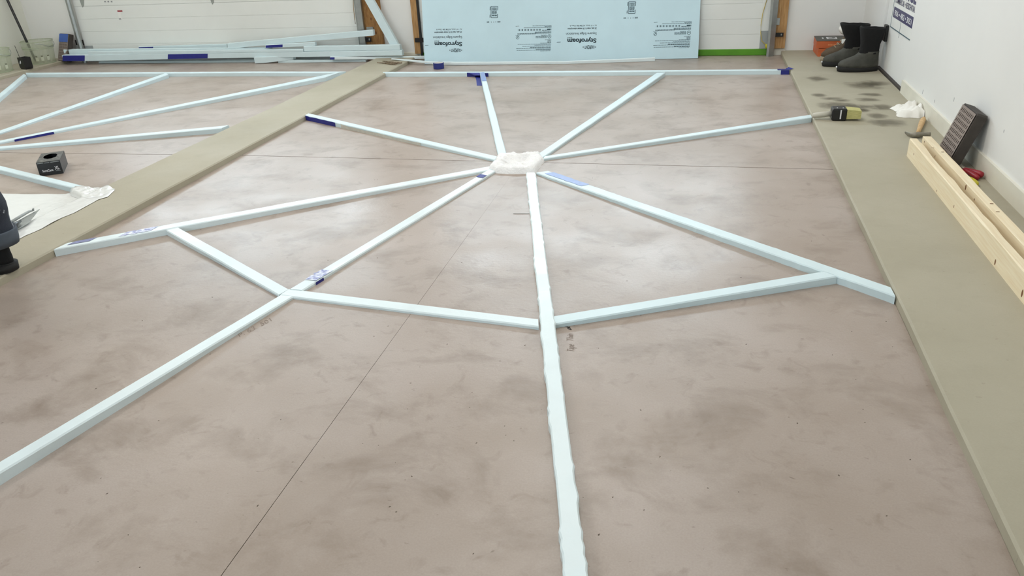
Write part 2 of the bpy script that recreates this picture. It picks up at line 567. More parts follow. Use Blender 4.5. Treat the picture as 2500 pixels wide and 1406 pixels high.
b = MB()
b.box((XR - .014, YF, ZC), (XR, DY[0] - .03, ZC + .082))
b.build('baseboard_right', M_base, None, kind='structure', label='cream baseboard along the right wall', cat='baseboard')
b = MB()
b.box((-3.14, YB - .016, -.01), (-2.60, YB, .055), .003)
b.box((.60, YB - .016, -.01), (.70, YB, .052), .003)
b.build('baseboard_back', M_base, None, kind='structure', label='short white baseboard pieces at the foot of the back wall', cat='baseboard')

# ------------------------------------------------------------------ ceiling lights (out of the frame, over the bays)
for i, (x, y) in enumerate(LAMPS):
    t = empty('ceiling_light', (x, y, CEIL), 0, 'long white ceiling light over the %s bay, %s from the back wall' % (('left', 'right')[i % 2], ('first', 'second', 'third', 'fourth')[i // 2]), 'light', 'ceiling lights over the garage bays')
    m = MB()
    m.box((x - .75, y - .11, CEIL - .05), (x + .75, y + .11, CEIL), .006)
    m.build('housing', M_white, t)
    m = MB()
    m.box((x - .72, y - .09, CEIL - .07), (x + .72, y + .09, CEIL - .051), .004)
    m.build('diffuser', M_lamp, t)
    ld = bpy.data.lights.new('lamp', 'AREA')
    ld.shape = 'RECTANGLE'
    ld.size, ld.size_y = 1.4, .18
    ld.energy = LAMP_W
    ld.color = LAMP_COL
    lo = bpy.data.objects.new('lamp', ld)
    COL.objects.link(lo)
    lo.parent = t
    lo.location = (0, 0, -.085)

# ------------------------------------------------------------------ flat lettering
def text_mb(s, bold=0.0, sp=1.0):
    cu = bpy.data.curves.new('t', 'FONT')
    cu.body = s
    cu.size = 1.0
    cu.offset = bold
    cu.space_character = sp
    cu.resolution_u = 3
    o = bpy.data.objects.new('t', cu)
    me = bpy.data.meshes.new_from_object(o)
    vs = [(v.co.x, v.co.y) for v in me.vertices]
    fs = [tuple(p.vertices) for p in me.polygons]
    bpy.data.objects.remove(o)
    bpy.data.curves.remove(cu)
    bpy.data.meshes.remove(me)
    return vs, fs
def fit_text(m, s, a, e, up, bold=0.0, sp=1.0, lift=V((0, 0, 0)), curve=None):
    """text s from baseline start a to end e (world points), capitals reaching 'up' (world vector)"""
    vs, fs = text_mb(s, bold, sp)
    if not vs: return
    x0, x1 = min(v[0] for v in vs), max(v[0] for v in vs)
    h = max(v[1] for v in vs)
    ex = (e - a) / (x1 - x0)
    ey = up / h
    out = []
    for x, y in vs:
        yy = y
        if curve:
            u = (x - x0) / (x1 - x0) * 2 - 1
            yy = (y - h / 2) * curve(u) + h / 2
        out.append(a + ex * (x - x0) + ey * yy + lift)
    m.add(out, fs)

# ------------------------------------------------------------------ foam strips
class Strip:
    pass
def strip(label, a1, a2, b1, b2, Ta, Tb, group=None, m=None, rough=1.0, seed=0, name='foam_strip', ext=0.0, cham=.004, rmax=0.0):
    """a bar lying on the floor: its top face runs from the pixel pair (a1 far edge, a2 near edge) to (b1, b2); Ta/Tb thickness at the ends"""
    A1, A2, B1, B2 = P(*a1, Ta), P(*a2, Ta), P(*b1, Tb), P(*b2, Tb)
    if ext:
        B1 = B1 + (B1 - A1).normalized() * ext
        B2 = B2 + (B2 - A2).normalized() * ext
    S = Strip()
    L = ((B1 + B2) / 2 - (A1 + A2) / 2).length
    n = max(8, int(L / .022))
    rr = random.Random(seed + 11)
    rs = []
    for i in range(n + 1):
        t = i / n
        f, q, T = lerp(A1, B1, t), lerp(A2, B2, t), lerp(Ta, Tb, t)
        d = (q - f)
        d.z = 0
        d.normalize()
        e = rough * (.3 if i in (0, n) else 1)
        j1 = (nz(t * L * 3, seed * 3.7) * .0022 + rr.uniform(-.0003, .0003)) * e
        j2 = (nz(t * L * 3, seed * 5.1 + 50) * .0022 + rr.uniform(-.0003, .0003)) * e
        if rmax and rr.random() < .35: j1 -= rr.uniform(0, rmax)
        if rmax and rr.random() < .35: j2 += rr.uniform(0, rmax)
        jz = nz(t * L * 3, seed * 2.2 + 20) * .0005 * e
        c = min(cham, T * .4)
        f = f + d * j1
        q = q + d * j2
        z = T + jz
        up = V((0, 0, 1))
        f0, q0 = V((f.x, f.y, 0)), V((q.x, q.y, 0))
        w_ = (q0 - f0)
        rs.append([q0, q0 + up * (z - c), q0 - d * c + up * z, q0 - w_ * .5 + up * z, f0 + d * c + up * z, f0 + up * (z - c), f0])
    mb = MB()
    mb.rings(rs)
    S.o = mb.build(name, m or M_foam, None, label=label, cat='foam strip', group=group)
    S.A1, S.A2, S.B1, S.B2, S.Ta, S.Tb, S.L = A1, A2, B1, B2, Ta, Tb, L
    S.top = lambda u, v: lerp(lerp(A1, B1, u), lerp(A2, B2, u), v) + V((0, 0, .0016))
    nn = (A2 - A1)
    nn.z = 0
    nn.normalize()
    def near(u, h):
        q = lerp(A2, B2, u)
        return V((q.x, q.y, lerp(Ta, Tb, u) * h)) + nn * .0034
    S.near = near
    ax = (B1 + B2) / 2 - (A1 + A2) / 2
    def uat(px, py):
        T = (Ta + Tb) / 2
        for _ in range(4):
            u = (P(px, py, T) - (A1 + A2) / 2).dot(ax) / ax.length_squared
            T = lerp(Ta, Tb, min(1, max(0, u)))
        return u
    S.uat = uat
    return S
def tape_top(S, u0, u1, v0=0.0, v1=1.0, m=None, jag=0.0, name='tape'):
    g_ = []
    k = 10
    for i in range(k + 1):
        row = []
        for j in range(5):
            u = lerp(u0, u1, i / k)
            v = lerp(v0, v1, j / 4)
            if jag and j in (0, 4): v += nz(i * .9, j + u0 * 9) * jag
            row.append(S.top(u, v))
        g_.append(row)
    mb = MB()
    mb.sheet(g_, .0005)
    return mb.build(name, m or M_tapel, S.o)
def tape_near(S, u0, u1, h0=.02, h1=.97, m=None, jag=0.0, name='tape'):
    g_ = []
    k = 10
    for i in range(k + 1):
        u = lerp(u0, u1, i / k)
        hh = h1 + (nz(i * .8, u0 * 7) * jag if jag else 0)
        g_.append([S.near(u, lerp(h0, hh, j / 3)) for j in range(4)])
    mb = MB()
    mb.sheet(g_, .0005)
    return mb.build(name, m or M_tape, S.o)

# middle bay: the web
sA = strip('narrow foam spoke from hub to back strip, pale blue tape over its far end', (1171.5, 177.4), (1183, 176.6), (1216, 380), (1238, 380), .033, .014, seed=1, m=M_foam)
tape_top(sA, 0.0, sA.uat(1182, 198), .05, .95)
strip('foam spoke slanting from hub to the far back strip, right of the taped one', (1602, 178), (1624.5, 177), (1311, 377), (1325, 384), .030, .014, seed=2)
strip('foam spoke from the hub to the right walkway, ending beside the paint brush', (1979, 279.5), (1982, 286), (1330, 381), (1326, 387.5), .031, .013, seed=3)
sD = strip('grey-sided foam spoke from hub to middle curb, dark blue tape at its end', (748, 275), (738.5, 280), (1213, 381), (1208, 390), .033, .013, seed=4)
tape_near(sD, .01, sD.uat(818, 297), .02, .96, jag=.12)
tape_near(sD, sD.uat(829, 301), sD.uat(1020, 347), .0, .80, m=M_foamg, jag=.35, name='stained_side')
sE = strip('long foam spoke to the near middle curb with two worn blue tape patches on top', (167, 592), (131, 609), (1187, 407), (1192, 415.5), .033, .013, seed=5, m=M_foamw, ext=.05)
tape_top(sE, sE.uat(168, 595), sE.uat(222, 582), .06, .6, m=M_tapeg)
tape_top(sE, sE.uat(298, 568), sE.uat(374, 556), .05, .8, m=M_tapeworn, jag=.2)
sF = strip('foam spoke from hub to the four-way joint with two blue tape marks', (1192, 413.6), (1209, 417), (706, 705), (738, 708), .013, .012, seed=6, m=M_foamw)
tape_top(sF, sF.uat(1188, 428), sF.uat(1170, 433.5), .05, .95, m=M_tape)
tape_top(sF, sF.uat(798, 660), sF.uat(757, 684), .05, .95, m=M_tapeworn, jag=.25)
tape_near(sF, sF.uat(788, 678), sF.uat(769, 690), .0, .95)
strip('glossy foam strip from four-way joint running out of frame at lower left', (683, 720), (716, 723), (-120, 1197), (-120, 1225.5), .011, .035, seed=7, m=M_foamw)
strip('wide rough-edged foam strip running straight toward the viewer from the hub', (1285, 421), (1307, 421), (1386.5, 1500), (1447, 1500), .013, .032, seed=8, m=M_foamw, rough=1.0, rmax=.0045)
sH = strip('foam spoke with pale blue tape near the hub, running to the right walkway', (1340, 417), (1309, 421), (2173.4, 700), (2185.7, 722.7), .012, .030, seed=9, rmax=.003)
tape_top(sH, sH.uat(1332, 424), sH.uat(1426, 453), .0, .72, m=M_tapel, jag=.12)
strip('short white-topped foam crosspiece between the curb spoke and four-way joint', (433, 553), (399, 558), (706, 705), (680, 720), .025, .010, seed=10, m=M_foamw)
strip('foam crosspiece from the four-way joint to the straight near strip', (706.6, 704.8), (683, 720), (1313.6, 777.4), (1315, 797), .010, .013, seed=11, m=M_foamw)
strip('foam crosspiece from straight near strip to the right-hand spoke, blue near side', (1350.6, 770.7), (1353.4, 790.9), (2009, 662), (2044, 674.5), .016, .029, seed=12, m=M_foam)
sX1 = strip('shorter back foam strip between middle curb and the blue tape joint', (935, 175.2), (935.5, 178), (1171, 174.5), (1171, 177.3), .033, .033, seed=13)
sX2 = strip('longer back foam strip ending in blue tape at the right walkway', (1171, 174.5), (1171, 177.3), (1926, 168.5), (1927, 171), .033, .033, seed=14)
tape_near(sX1, .87, 1.0, .0, 1.0)
tape_near(sX2, .0, .03, .0, .9)
tape_near(sX2, .975, 1.0, .0, 1.0)
tape_top(sX2, .965, 1.0, .0, 1.0, m=M_tape)
# loose tape stuck to the floor and flying ends
m = MB()
m.sheet([[P(1160, 186, .0012), P(1173, 186, .0012)], [P(1163, 196, .0012), P(1175, 196, .0012)], [P(1164, 209, .0012), P(1177, 209, .0012)]], .0004)
m.sheet([[P(1145, 178, .0335), P(1171, 177.5, .0345)], [P(1158, 184, .018), P(1172, 184, .02)], [P(1160, 187, .0015), P(1174, 187, .0015)]], .0004)
m.build('tape', M_tape, sX1.o)
m = MB()
g_ = [[P(1918, 168, .034) + V((0, 0, .004 * (i % 2))) + V((i * .006, 0, .003 * i)), P(1927, 170.5, .034) + V((i * .008, 0, .0025 * i))] for i in range(5)]
m.sheet(g_, .0004)
m.build('tape', M_tape, sX2.o)
# left bay
strip('foam strip along the back of left bay, left-hand length', (62, 177.5), (64, 180.5), (622, 174.3), (622, 177.2), .033, .033, seed=15)
strip('foam strip along the back of left bay, right-hand length with a pointed end', (622, 174.3), (622, 177.2), (845, 174.4), (826, 177.4), .033, .033, seed=16)
strip('short corner foam strip beside the left ledge near the clear buckets', (58, 180), (64, 184), (-60, 276), (-60, 290), .030, .030, seed=17)
strip('left bay foam spoke reaching the middle of the back strip', (405, 178), (411, 181.5), (-80, 346), (-80, 352), .033, .010, seed=18, m=M_foam)
sL = strip('left bay foam spoke with dark blue tape, reaching the middle curb at the back', (835, 174.5), (795, 188.5), (-80, 359), (-80, 363.5), .033, .012, seed=19)
tape_near(sL, sL.uat(148, 322), sL.uat(46, 341), .0, .98)
strip('left bay foam spoke ending halfway along the middle curb', (559, 305.5), (541, 312.5), (-80, 364.5), (-80, 369.5), .033, .013, seed=20)
strip('left bay foam strip beside the black glove box, end sealed to the curb', (225, 458), (205, 465), (-120, 375.2), (-120, 385), .030, .022, seed=21)

# ------------------------------------------------------------------ the hub of packed white foam
poly = [(1216, 378.4), (1233.6, 375.5), (1252, 377), (1272, 379), (1291, 377.5), (1310.4, 375.2), (1321.6, 376), (1326.4, 384.8), (1329.6, 389), (1320, 402), (1311.2, 415.2), (1305, 419), (1288, 419), (1265, 419.6), (1240, 419.2), (1211, 417.6), (1192, 412.8), (1196.8, 400), (1205.6, 398.4), (1208, 389.6)]
pw = [P(x, y, .012) for x, y in poly]
cen = P(1264, 396.5, .012)
b = MB()
nr, na = 13, 120
def on_poly(u):
    u = (u % 1.0) * len(pw)
    i = int(u)
    return lerp(pw[i % len(pw)], pw[(i + 1) % len(pw)], u - i)
rs = []
for k in range(na):
    e = on_poly(k / na)
    e = V((e.x, e.y, 0))
    c0 = V((cen.x, cen.y, 0))
    row = []
    for r_ in range(nr + 1):
        t = r_ / nr
        p = lerp(e, c0, t)
        edge = min(1.0, t / .12)
        ring = .030 * math.sqrt(edge)
        dip = max(0.0, (t - .42) / .58)
        h = ring - .022 * min(1, dip * 2.6)
        h += (nz(p.x * 26, p.y * 26, 1) * .010 + nz(p.x * 60, p.y * 60, 4) * .006) * edge
        wob = nz(p.x * 30, p.y * 30, 9) * .006 * (1 - t)
        row.append(V((p.x + wob, p.y + wob, max(.0015, h) if r_ else 0.0)))
    rs.append(row)
vs = [p for r in rs for p in r]
fs = []
for k in range(na):
    k2 = (k + 1) % na
    for r_ in range(nr):
        a, c = k * (nr + 1) + r_, k2 * (nr + 1) + r_
        fs.append((a, c, c + 1, a + 1))
b.add(vs, fs)
b.build('foam_hub', M_foamr, None, smooth=True, label='lumpy white square of packed foam where the spokes meet', cat='foam')

# ------------------------------------------------------------------ back wall: garage doors, tracks, studs
def garage_door(name, x0, x1, label):
    t = empty(name, ((x0 + x1) / 2, YB - .01, 0), 0, label, 'garage door', None, 'structure')
    zb = .052
    for s in range(6):
        m = MB()
        if s == 3:                       # the section with a row of windows
            z0, z1 = zb + 1.4995, zb + 2.0005
            n = 4
            pw_ = (x1 - x0 - .16) / n
            m.box((x0, YB - .035, z0), (x1, YB - .004, z0 + .09), .0022)
            m.box((x0, YB - .035, z1 - .09), (x1, YB - .004, z1), .0022)
            for i in range(n + 1):
                xa_ = x0 + .08 + i * pw_
                m.box((xa_ - .06 if i else x0, YB - .035, z0 + .09), (xa_ + .06 if i < n else x1, YB - .004, z1 - .09))
            m.build('panel', M_door, t)
            for i in range(n):
                xa_ = x0 + .08 + i * pw_
                m = MB()
                m.box((xa_ + .06, YB - .024, z0 + .09), (xa_ + pw_ - .06, YB - .019, z1 - .09))
                m.build('pane', M_pane, t)
                ld = bpy.data.lights.new('sky_portal', 'AREA')
                ld.shape = 'RECTANGLE'
                ld.size, ld.size_y = pw_ - .12, z1 - z0 - .18
                ld.cycles.is_portal = True
                po = bpy.data.objects.new('sky_portal', ld)
                COL.objects.link(po)
                po.parent = t
                po.location = (xa_ + pw_ / 2 - (x0 + x1) / 2, .02, (z0 + z1) / 2)
                po.rotation_euler = (math.radians(-90), 0, 0)
            continue
        for k in range(4):
            za = zb + s * .5 + k * .125 + (.0004 if k else .001)
            ze = zb + s * .5 + (k + 1) * .125 - (.0004 if k < 3 else .001)
            m.box((x0, YB - .035, za), (x1, YB - .004, ze), .0013)
        m.box((x0, YB - .028, zb + s * .5), (x1, YB - .006, zb + s * .5 + .5))
        m.build('panel', M_door, t)
    return t
d1 = garage_door('door_1', DX1[0], DX1[1], 'white left garage door with fine horizontal ribs')
d2 = garage_door('door_2', DX2[0], DX2[1], 'white right garage door behind the printed foam board')
m = MB()
m.box((DX1[0], YB - .036, .0), (DX1[1], YB - .004, .05), .004)
m.build('bottom_seal', M_grey, d1)
m = MB()
m.box((DX2[0], YB - .040, .0), (DX2[1] - .004, YB - .004, .056), .006)
m.build('bottom_seal', M_green, d2, label='bright green bottom seal')
# stiles, corner plates and stickers
def wbox(p0, p1, Y0, Y1, c=.0):
    a, e = W(*p0, Y0), W(*p1, Y0)
    m = MB()
    m.box((min(a.x, e.x), min(Y0, Y1), min(a.z, e.z)), (max(a.x, e.x), max(Y0, Y1), max(a.z, e.z)), c)
    return m
yf = YB - .035
m = MB()
m.box((.478, yf - .004, .06), (.56, yf, 2.95), .001)
m.build('stile', M_door, d2)
m = MB()
m.box((.482, yf - .007, .058), (.560, yf - .0035, .205), .001)
m.build('corner_plate', M_grey, d2, label='grey metal corner plate')
m = MB()
m.box((DX1[0] + .005, yf - .004, .055), (DX1[0] + .10, yf, .165), .001)
m.build('corner_plate', M_grey, d1, label='grey metal corner plate')
m = wbox((286, 27), (299, 47), yf - .001, yf)
stk = m.build('sticker', M_white, d1)
m = wbox((286, 25.5), (299, 28.5), yf - .0018, yf - .001)
m.build('red_line', M_red, stk)
m = wbox((290, 45), (296, 47.5), yf - .0018, yf - .001)
m.build('mark', M_scuff, stk)
def tri_plate(px, py, parent):
    q = [W(px + dx, py + dy, yf - .001) for dx, dy in ((-6, -14), (6, -14), (6, 4), (3, 10), (0, 4))]
    m = MB()
    m.rings([[p for p in q], [p + V((0, -.004, 0)) for p in q]])
    m.build('hinge', M_steel, parent)
tri_plate(516, 1, d1)
tri_plate(199, 8, d1)
for px in (254, 262, 270):
    m = wbox((px, 2.5), (px + 4.5, 5.5), yf - .0012, yf)
    m.build('mark', M_scuff, d1)
# tracks
def track(x, lean, label, ztop=2.6, floor_z=0.0):
    t = empty('door_track', (x, YB - .09, floor_z), 0, label, 'door track')
    m = MB()
    pr = [(-.030, .022), (-.030, -.004), (.012, -.028), (.030, -.018), (.030, .004), (.026, .004), (.026, -.014), (.012, -.022), (-.026, 0), (-.026, .022)]
    if lean < 0: pr = [(-a, c) for a, c in pr][::-1]
    rs = [[V((x + a, YB - .075 + c, z)) for a, c in pr] for z in (floor_z, ztop)]
    m.rings(rs)
    m.build('rail', M_steel, t)
    for zz in (.8, 1.6, 2.3):
        m = MB()
        m.box((x - .025, YB - .068, zz), (x + .025, YB - .036, zz + .05), .002)
        m.build('bracket', M_steel, t)
    return t
k1 = track(-6.305, 1, 'galvanised door track at left edge of the left garage door')
k2 = track(-3.15, -1, 'galvanised door track between the left garage door and brown wood post')
k3 = track(.572, -1, 'galvanised door track beside the green door seal')
def latch(px0, px1, py0, py1, Y, parent, label=None):
    a, e = W(px0, py1, Y), W(px1, py0, Y)
    m = MB()
    m.box((a.x, Y - .006, a.z), (e.x, Y, e.z), .002)
    h = (e.z - a.z)
    m.box((a.x - .014, Y - .02, a.z - h * .12), (a.x + .016, Y, a.z + h * 1.15), .003)
    r = m.build('roller_bracket', M_blackm, parent, label=label)
    m = MB()
    m.box((lerp(a.x, e.x, .72), Y - .010, lerp(a.z, e.z, .3)), (lerp(a.x, e.x, .86), Y - .004, lerp(a.z, e.z, .75)), .002)
    m.build('bolt', M_steel, r)
latch(1888, 1913, 79.5, 90, YB - .058, k3)
latch(887, 906, 91, 102, YB - .058, k2)
m = wbox((182, 98), (204, 110), YB - .05, YB - .03, .002)
m.build('roller_bracket', M_blackm, k1)
m = wbox((1893.5, 44), (1903, 61), YB - .048, YB - .041, .001)
m.build('plate', M_steel, k3)
m = wbox((894, 66), (911, 73), YB - .055, YB - .041, .001)
m.build('plate', M_steel, k2)
# wood posts (jambs)
def stud(x0, x1, z0, mt, label):
    m = MB()
    m.box((x0, YB - .041, z0), (x1, YB - .0005, 2.9), .002)
    return m.build('wood_post', mt, None, label=label, cat='post', group=None)
s1 = stud(-3.125, -2.955, .0, M_osb, 'wide brown wood post right of the left garage door, behind the leaning strip')
s2 = stud(-2.645, -2.585, .045, M_wood, 'narrow brown wood post just left of the printed foam board')
s3 = stud(.604, .690, .056, M_wood, 'brown wood post right of the green door seal')
m = MB()
m.box((-2.584, YB - .052, .01), (-2.562, YB - .036, 2.9), .002)
m.build('weather_strip_shade', M_black, d2)  # weatherstrip; its black also stands for the edge shadow of the board
t = wbox((1012, 93), (1034, 103), YB - .056, YB - .0405, .002)
t.build('latch', M_blackm, s2, label='black metal latch')
for px, py in ((906, 46), (925, 20), (918, 80)):
    a = W(px, py, YB - .041)
    m = MB()
    m.lathe([(.008, 0), (.009, .001)], (0, 0, 0), 8)
    m.v = [V((a.x + p.x, a.y - p.z, a.z + p.y * 1.6)) for p in m.v]
    m.build('knot', M_knot, s1)
# cords
def cord(pts, Y, r, mt, label, nm='cord'):
    q = [W(x, y, Y) for x, y in pts]
    m = MB()
    m.tube(q, r, 6)
    return m.build(nm, mt, None, smooth=True, label=label, cat='cord')
c = cord([(1874, -40), (1872, 0), (1862, 33), (1858, 60), (1857, 80), (1860, 100), (1868, 108), (1873, 111)], YB - .05, .0028, M_yellow, 'thin yellow cord hanging beside the right door track', 'pull_cord')
m = MB()
a = W(1872, 112, YB - .052)
m.lathe([(.006, -.022), (.012, -.014), (.015, 0), (.012, .012), (.006, .016)], (a.x, a.y, a.z), 10)
m.build('knob', M_yelp, c, smooth=True)
cord([(861, -40), (862, 0), (863.5, 25), (866, 48), (867.5, 58)], YB - .05, .0026, M_brown, 'thin tan cord hanging left of its longer twin on the left garage door', 'pull_cord')
cord([(879, -40), (878, 8), (877, 30), (873.5, 62), (874, 78)], YB - .055, .0028, M_brown, 'longer tan cord hanging against the door track by the brown wood post', 'pull_cord')

# ------------------------------------------------------------------ the printed foam board leaning at the back
A = P(1037, 157)
Bq = P(1704, 143)
ex = (Bq - A)
Wd = ex.length
ex.normalize()
hn = V((-ex.y, ex.x, 0))
al = math.radians(10)
ey = V((0, 0, math.cos(al))) + hn * math.sin(al)
en = ex.cross(ey)                       # toward the viewer
BH = .655
pz = V((0, 0, .003))
A = A + pz
m = MB()
th = .026
bk = -en * th
m.hexa([A, A + ex * Wd, A + ex * Wd + bk, A + bk, A + ey * BH, A + ex * Wd + ey * BH, A + ex * Wd + ey * BH + bk, A + ey * BH + bk])
board = m.build('foam_board', M_foamp, None, label='large pale blue foam board with upside-down black printing, leaning at the back', cat='foam board')
def PP(px, py):                         # pixel onto the board's front plane
    d = ray(px, py)
    return C0 + d * ((A - C0).dot(en) / d.dot(en))
Z3 = lambda x, y: PP(1020 + x / 6.944, y / 6.944)
ds = (PP(1456, 94.5) - PP(1128, 102.5)).dot(ex)
LF = en * .0006
for rep in (0, 1):
    off = ex * ds * rep + LF
    m = MB()
    mf = MB()
    mg = MB()
    def tx(s, x0, y0, x1, y1, h, bold=0.0, curve=None):
        a, e = Z3(x0, y0), Z3(x1, y1)
        mm = MB()
        fit_text(mm, s, a, e, -ey * ((Z3(x0, y0) - Z3(x0, y0 + h)).dot(ey)), bold, 1.0, off, curve)
        mm.build('lettering', M_ink, board)
    tx('DUPONT', 725, 824, 562, 827, 58, .028, lambda u: 1.12 - .42 * u * u)
    for x in (545, 743):
        q = [Z3(x - 8, 852), Z3(x, 838), Z3(x + 8, 852), Z3(x, 866)]
        mm = MB()
        mm.add([p + off for p in q], [(0, 1, 2, 3)])
        mm.build('diamond', M_ink, board)
    tx('Styrofoam', 750, 712, 284, 718, 72, .036)
    tx('Brand', 358, 689, 284, 690, 20, .01)
    tx('Square Edge Insulation', 750, 611, 258, 618, 38, .008)
    tx('25 psi, max 0.1% water absorption', 748, 531, 280, 540, 25, .03)
    tx('At < 4" thick, ASTM E84 Class A', 748, 483, 312, 491, 25, .008)
    # fine print too small to read: rows of word-long dashes
    rr = random.Random(5)
    def row(x0, x1, y0, y1, h, dens=.8, mm=None):
        x = x0
        while x < x1:
            wd = rr.uniform(14, 44) * (h / 8 if h > 8 else 1)
            xe = min(x + wd, x1)
            ya = lerp(y0, y1, (x - x0) / max(1, x1 - x0))
            ye = lerp(y0, y1, (xe - x0) / max(1, x1 - x0))
            q = [Z3(x, ya), Z3(xe, ye), Z3(xe, ye + h), Z3(x, ya + h)]
            (mm or mf).add([p + off for p in q], [(0, 1, 2, 3)])
            x = xe + rr.uniform(3, 6)
    for x0, x1, y0, y1, h in [(1660, 1718, 444, 440, 6), (1945, 2265, 437, 428, 7), (2150, 2268, 446, 440, 7), (2160, 2268, 456, 453, 6), (1797, 2265, 468, 460, 7),
                              (1985, 2262, 540, 533, 8), (1985, 2262, 553, 546, 8), (1690, 2262, 568, 556, 8), (1690, 2000, 577, 573, 6),
                              (2085, 2185, 592, 590, 6), (2095, 2185, 602, 600, 6), (1998, 2185, 612, 610, 7), (1998, 2185, 625, 622, 7), (1998, 2185, 637, 634, 7),
                              (2155, 2260, 671, 669, 6), (2205, 2260, 682, 681, 6), (2195, 2260, 693, 692, 6), (2200, 2258, 706, 705, 6), (2195, 2258, 717, 716, 6), (2075, 2258, 728, 724, 6),
                              (1693, 2258, 748, 739, 7), (1980, 2258, 762, 757, 6), (1772, 2256, 783, 772, 7), (1900, 2256, 798, 792, 6), (1905, 2256, 808, 803, 6),
                              (1668, 2254, 820, 808, 7), (1998, 2254, 831, 826, 6), (2000, 2254, 841, 836, 6), (1676, 2252, 852, 842, 7), (2075, 2250, 861, 857, 6)]:
        row(x0, x1, y0, y1, h)
    mf.build('fine_print', M_ink3, board, kind='stuff')
    row(2190, 2262, 486, 484, 28, mm=mg)
    row(2105, 2190, 508, 506, 10, mm=mg)
    for k in range(8):
        x = 1712 + k * 50
        y = 494 - k * .8
        for q in ((x, y, 9, 30), (x + 11, y + 1, 9, 28), (x - 14, y + 4, 3, 24)):
            qq = [Z3(q[0], q[1]), Z3(q[0] + q[2], q[1]), Z3(q[0] + q[2], q[1] + q[3]), Z3(q[0], q[1] + q[3])]
            mg.add([p + off for p in qq], [(0, 1, 2, 3)])
    def ring(cx_, cy_, r, w_):
        vs = []
        n = 24
        for k in range(n):
            a_ = 2 * math.pi * k / n
            for r_ in (r, r - w_):
                vs.append(Z3(cx_ + r_ * math.cos(a_), cy_ + r_ * 1.1 * math.sin(a_)) + off)
        mg.add(vs, [(2 * k, 2 * k + 1, (2 * k + 3) % (2 * n), (2 * k + 2) % (2 * n)) for k in range(n)])
    ring(2231, 616, 31, 7)
    ring(1692, 636, 28, 6)
    def quad(x0, y0, x1, y1, w_, mm):
        d = V((x1 - x0, y1 - y0, 0)).normalized()
        nn = V((-d.y, d.x, 0)) * w_ / 2
        mm.add([Z3(x0 + nn.x, y0 + nn.y) + off, Z3(x1 + nn.x, y1 + nn.y) + off, Z3(x1 - nn.x, y1 - nn.y) + off, Z3(x0 - nn.x, y0 - nn.y) + off], [(0, 1, 2, 3)])
    quad(1676, 652, 1706, 618, 8, mg)
    quad(1684, 622, 1702, 622, 6, mg)
    quad(2222, 622, 2230, 602, 7, mg)
    quad(2230, 602, 2240, 622, 7, mg)
    quad(1655, 600, 1730, 599, 4, mg)
    # boxed stamp with a gap in its right side
    for q in ((1242, 108, 1242, 298), (1242, 108, 1354, 108), (1242, 298, 1352, 298), (1356, 108, 1354, 176), (1352, 236, 1351, 298)):
        quad(*q, 10, m if False else mg)
    for y, h in ((128, 8), (139, 7), (150, 8), (161, 7), (172, 9), (190, 9), (202, 10), (214, 8), (226, 11), (252, 12), (266, 9)):
        row(1256, 1340, y, y, h, mm=mg if y > 185 else mg)
    quad(1228, 112, 1224, 172, 9, mg)
    quad(1224, 250, 1222, 298, 9, mg)
    for x, y, w_, h in ((1178, 364, 12, 22), (1194, 363, 10, 22), (1206, 363, 8, 22), (1245, 362, 6, 24), (1286, 361, 5, 26), (1322, 359, 7, 24), (1356, 357, 10, 26), (1370, 357, 8, 26), (1382, 356, 9, 26), (1395, 355, 8, 26)):
        quad(x, y, x, y + h, w_, mg)
    quad(122, 768, 180, 766, 6, mg)
    if rep == 0: quad(2352, 717, 2418, 714, 6, mg)
    mg.build('stamp', M_ink3, board, kind='stuff')

# ------------------------------------------------------------------ the pile of foam strips at the back left
def bar(label, st, d, mt=None, seed=0, group=None, name='foam_strip'):
    """bar given by stations (px, y_top, y_bottom, Y) of its front face, depth d behind it"""
    mb = MB()
    rs = []
    for i in range(len(st) - 1):
        n = 14
        for k in range(n + (1 if i == len(st) - 2 else 0)):
            t = k / n
            x, y0, y1, Y = (lerp(st[i][q], st[i + 1][q], t) for q in range(4))
            a, e = W(x, y0, Y), W(x, y1, Y)
            e.x = (a.x + e.x) / 2
            a.x = e.x
            j = nz(k * .5 + i * 9, seed * 3.3) * .0015
            a.z += j
            c = .0035
            rs.append([V((e.x, Y, e.z)), V((a.x, Y, a.z - c)), V((a.x, Y + c, a.z)), V((a.x, Y + d - c, a.z)), V((a.x, Y + d, a.z - c)), V((e.x, Y + d, e.z))])
    mb.rings(rs)
    o = mb.build(name, mt or M_foam, None, label=label, cat='foam strip', group=group)
    return o
def bar_tape(o, st, x0, x1, mt=None, top=True, fl=0.0):
    def at(x):
        for i in range(len(st) - 1):
            if st[i][0] <= x <= st[i + 1][0]:
                t = (x - st[i][0]) / (st[i + 1][0] - st[i][0])
                return [lerp(st[i][q], st[i + 1][q], t) for q in range(4)]
        return st[-1]
    m = MB()
    g_ = []
    for k in range(5):
        x = lerp(x0, x1, k / 4)
        q = at(x)
        a, e = W(x, q[1], q[3]), W(x, q[2], q[3])
        g_.append([V((e.x, q[3] - .002, e.z + .001)), V((a.x, q[3] - .002, a.z - .004)), V((a.x, q[3] + .003, a.z + .003)), V((a.x, q[3] + .025, a.z + .003))][:4 if top else 2])
    m.sheet(g_, .0006)
    m.build('tape', mt or M_tape, o)
YP = 6.97
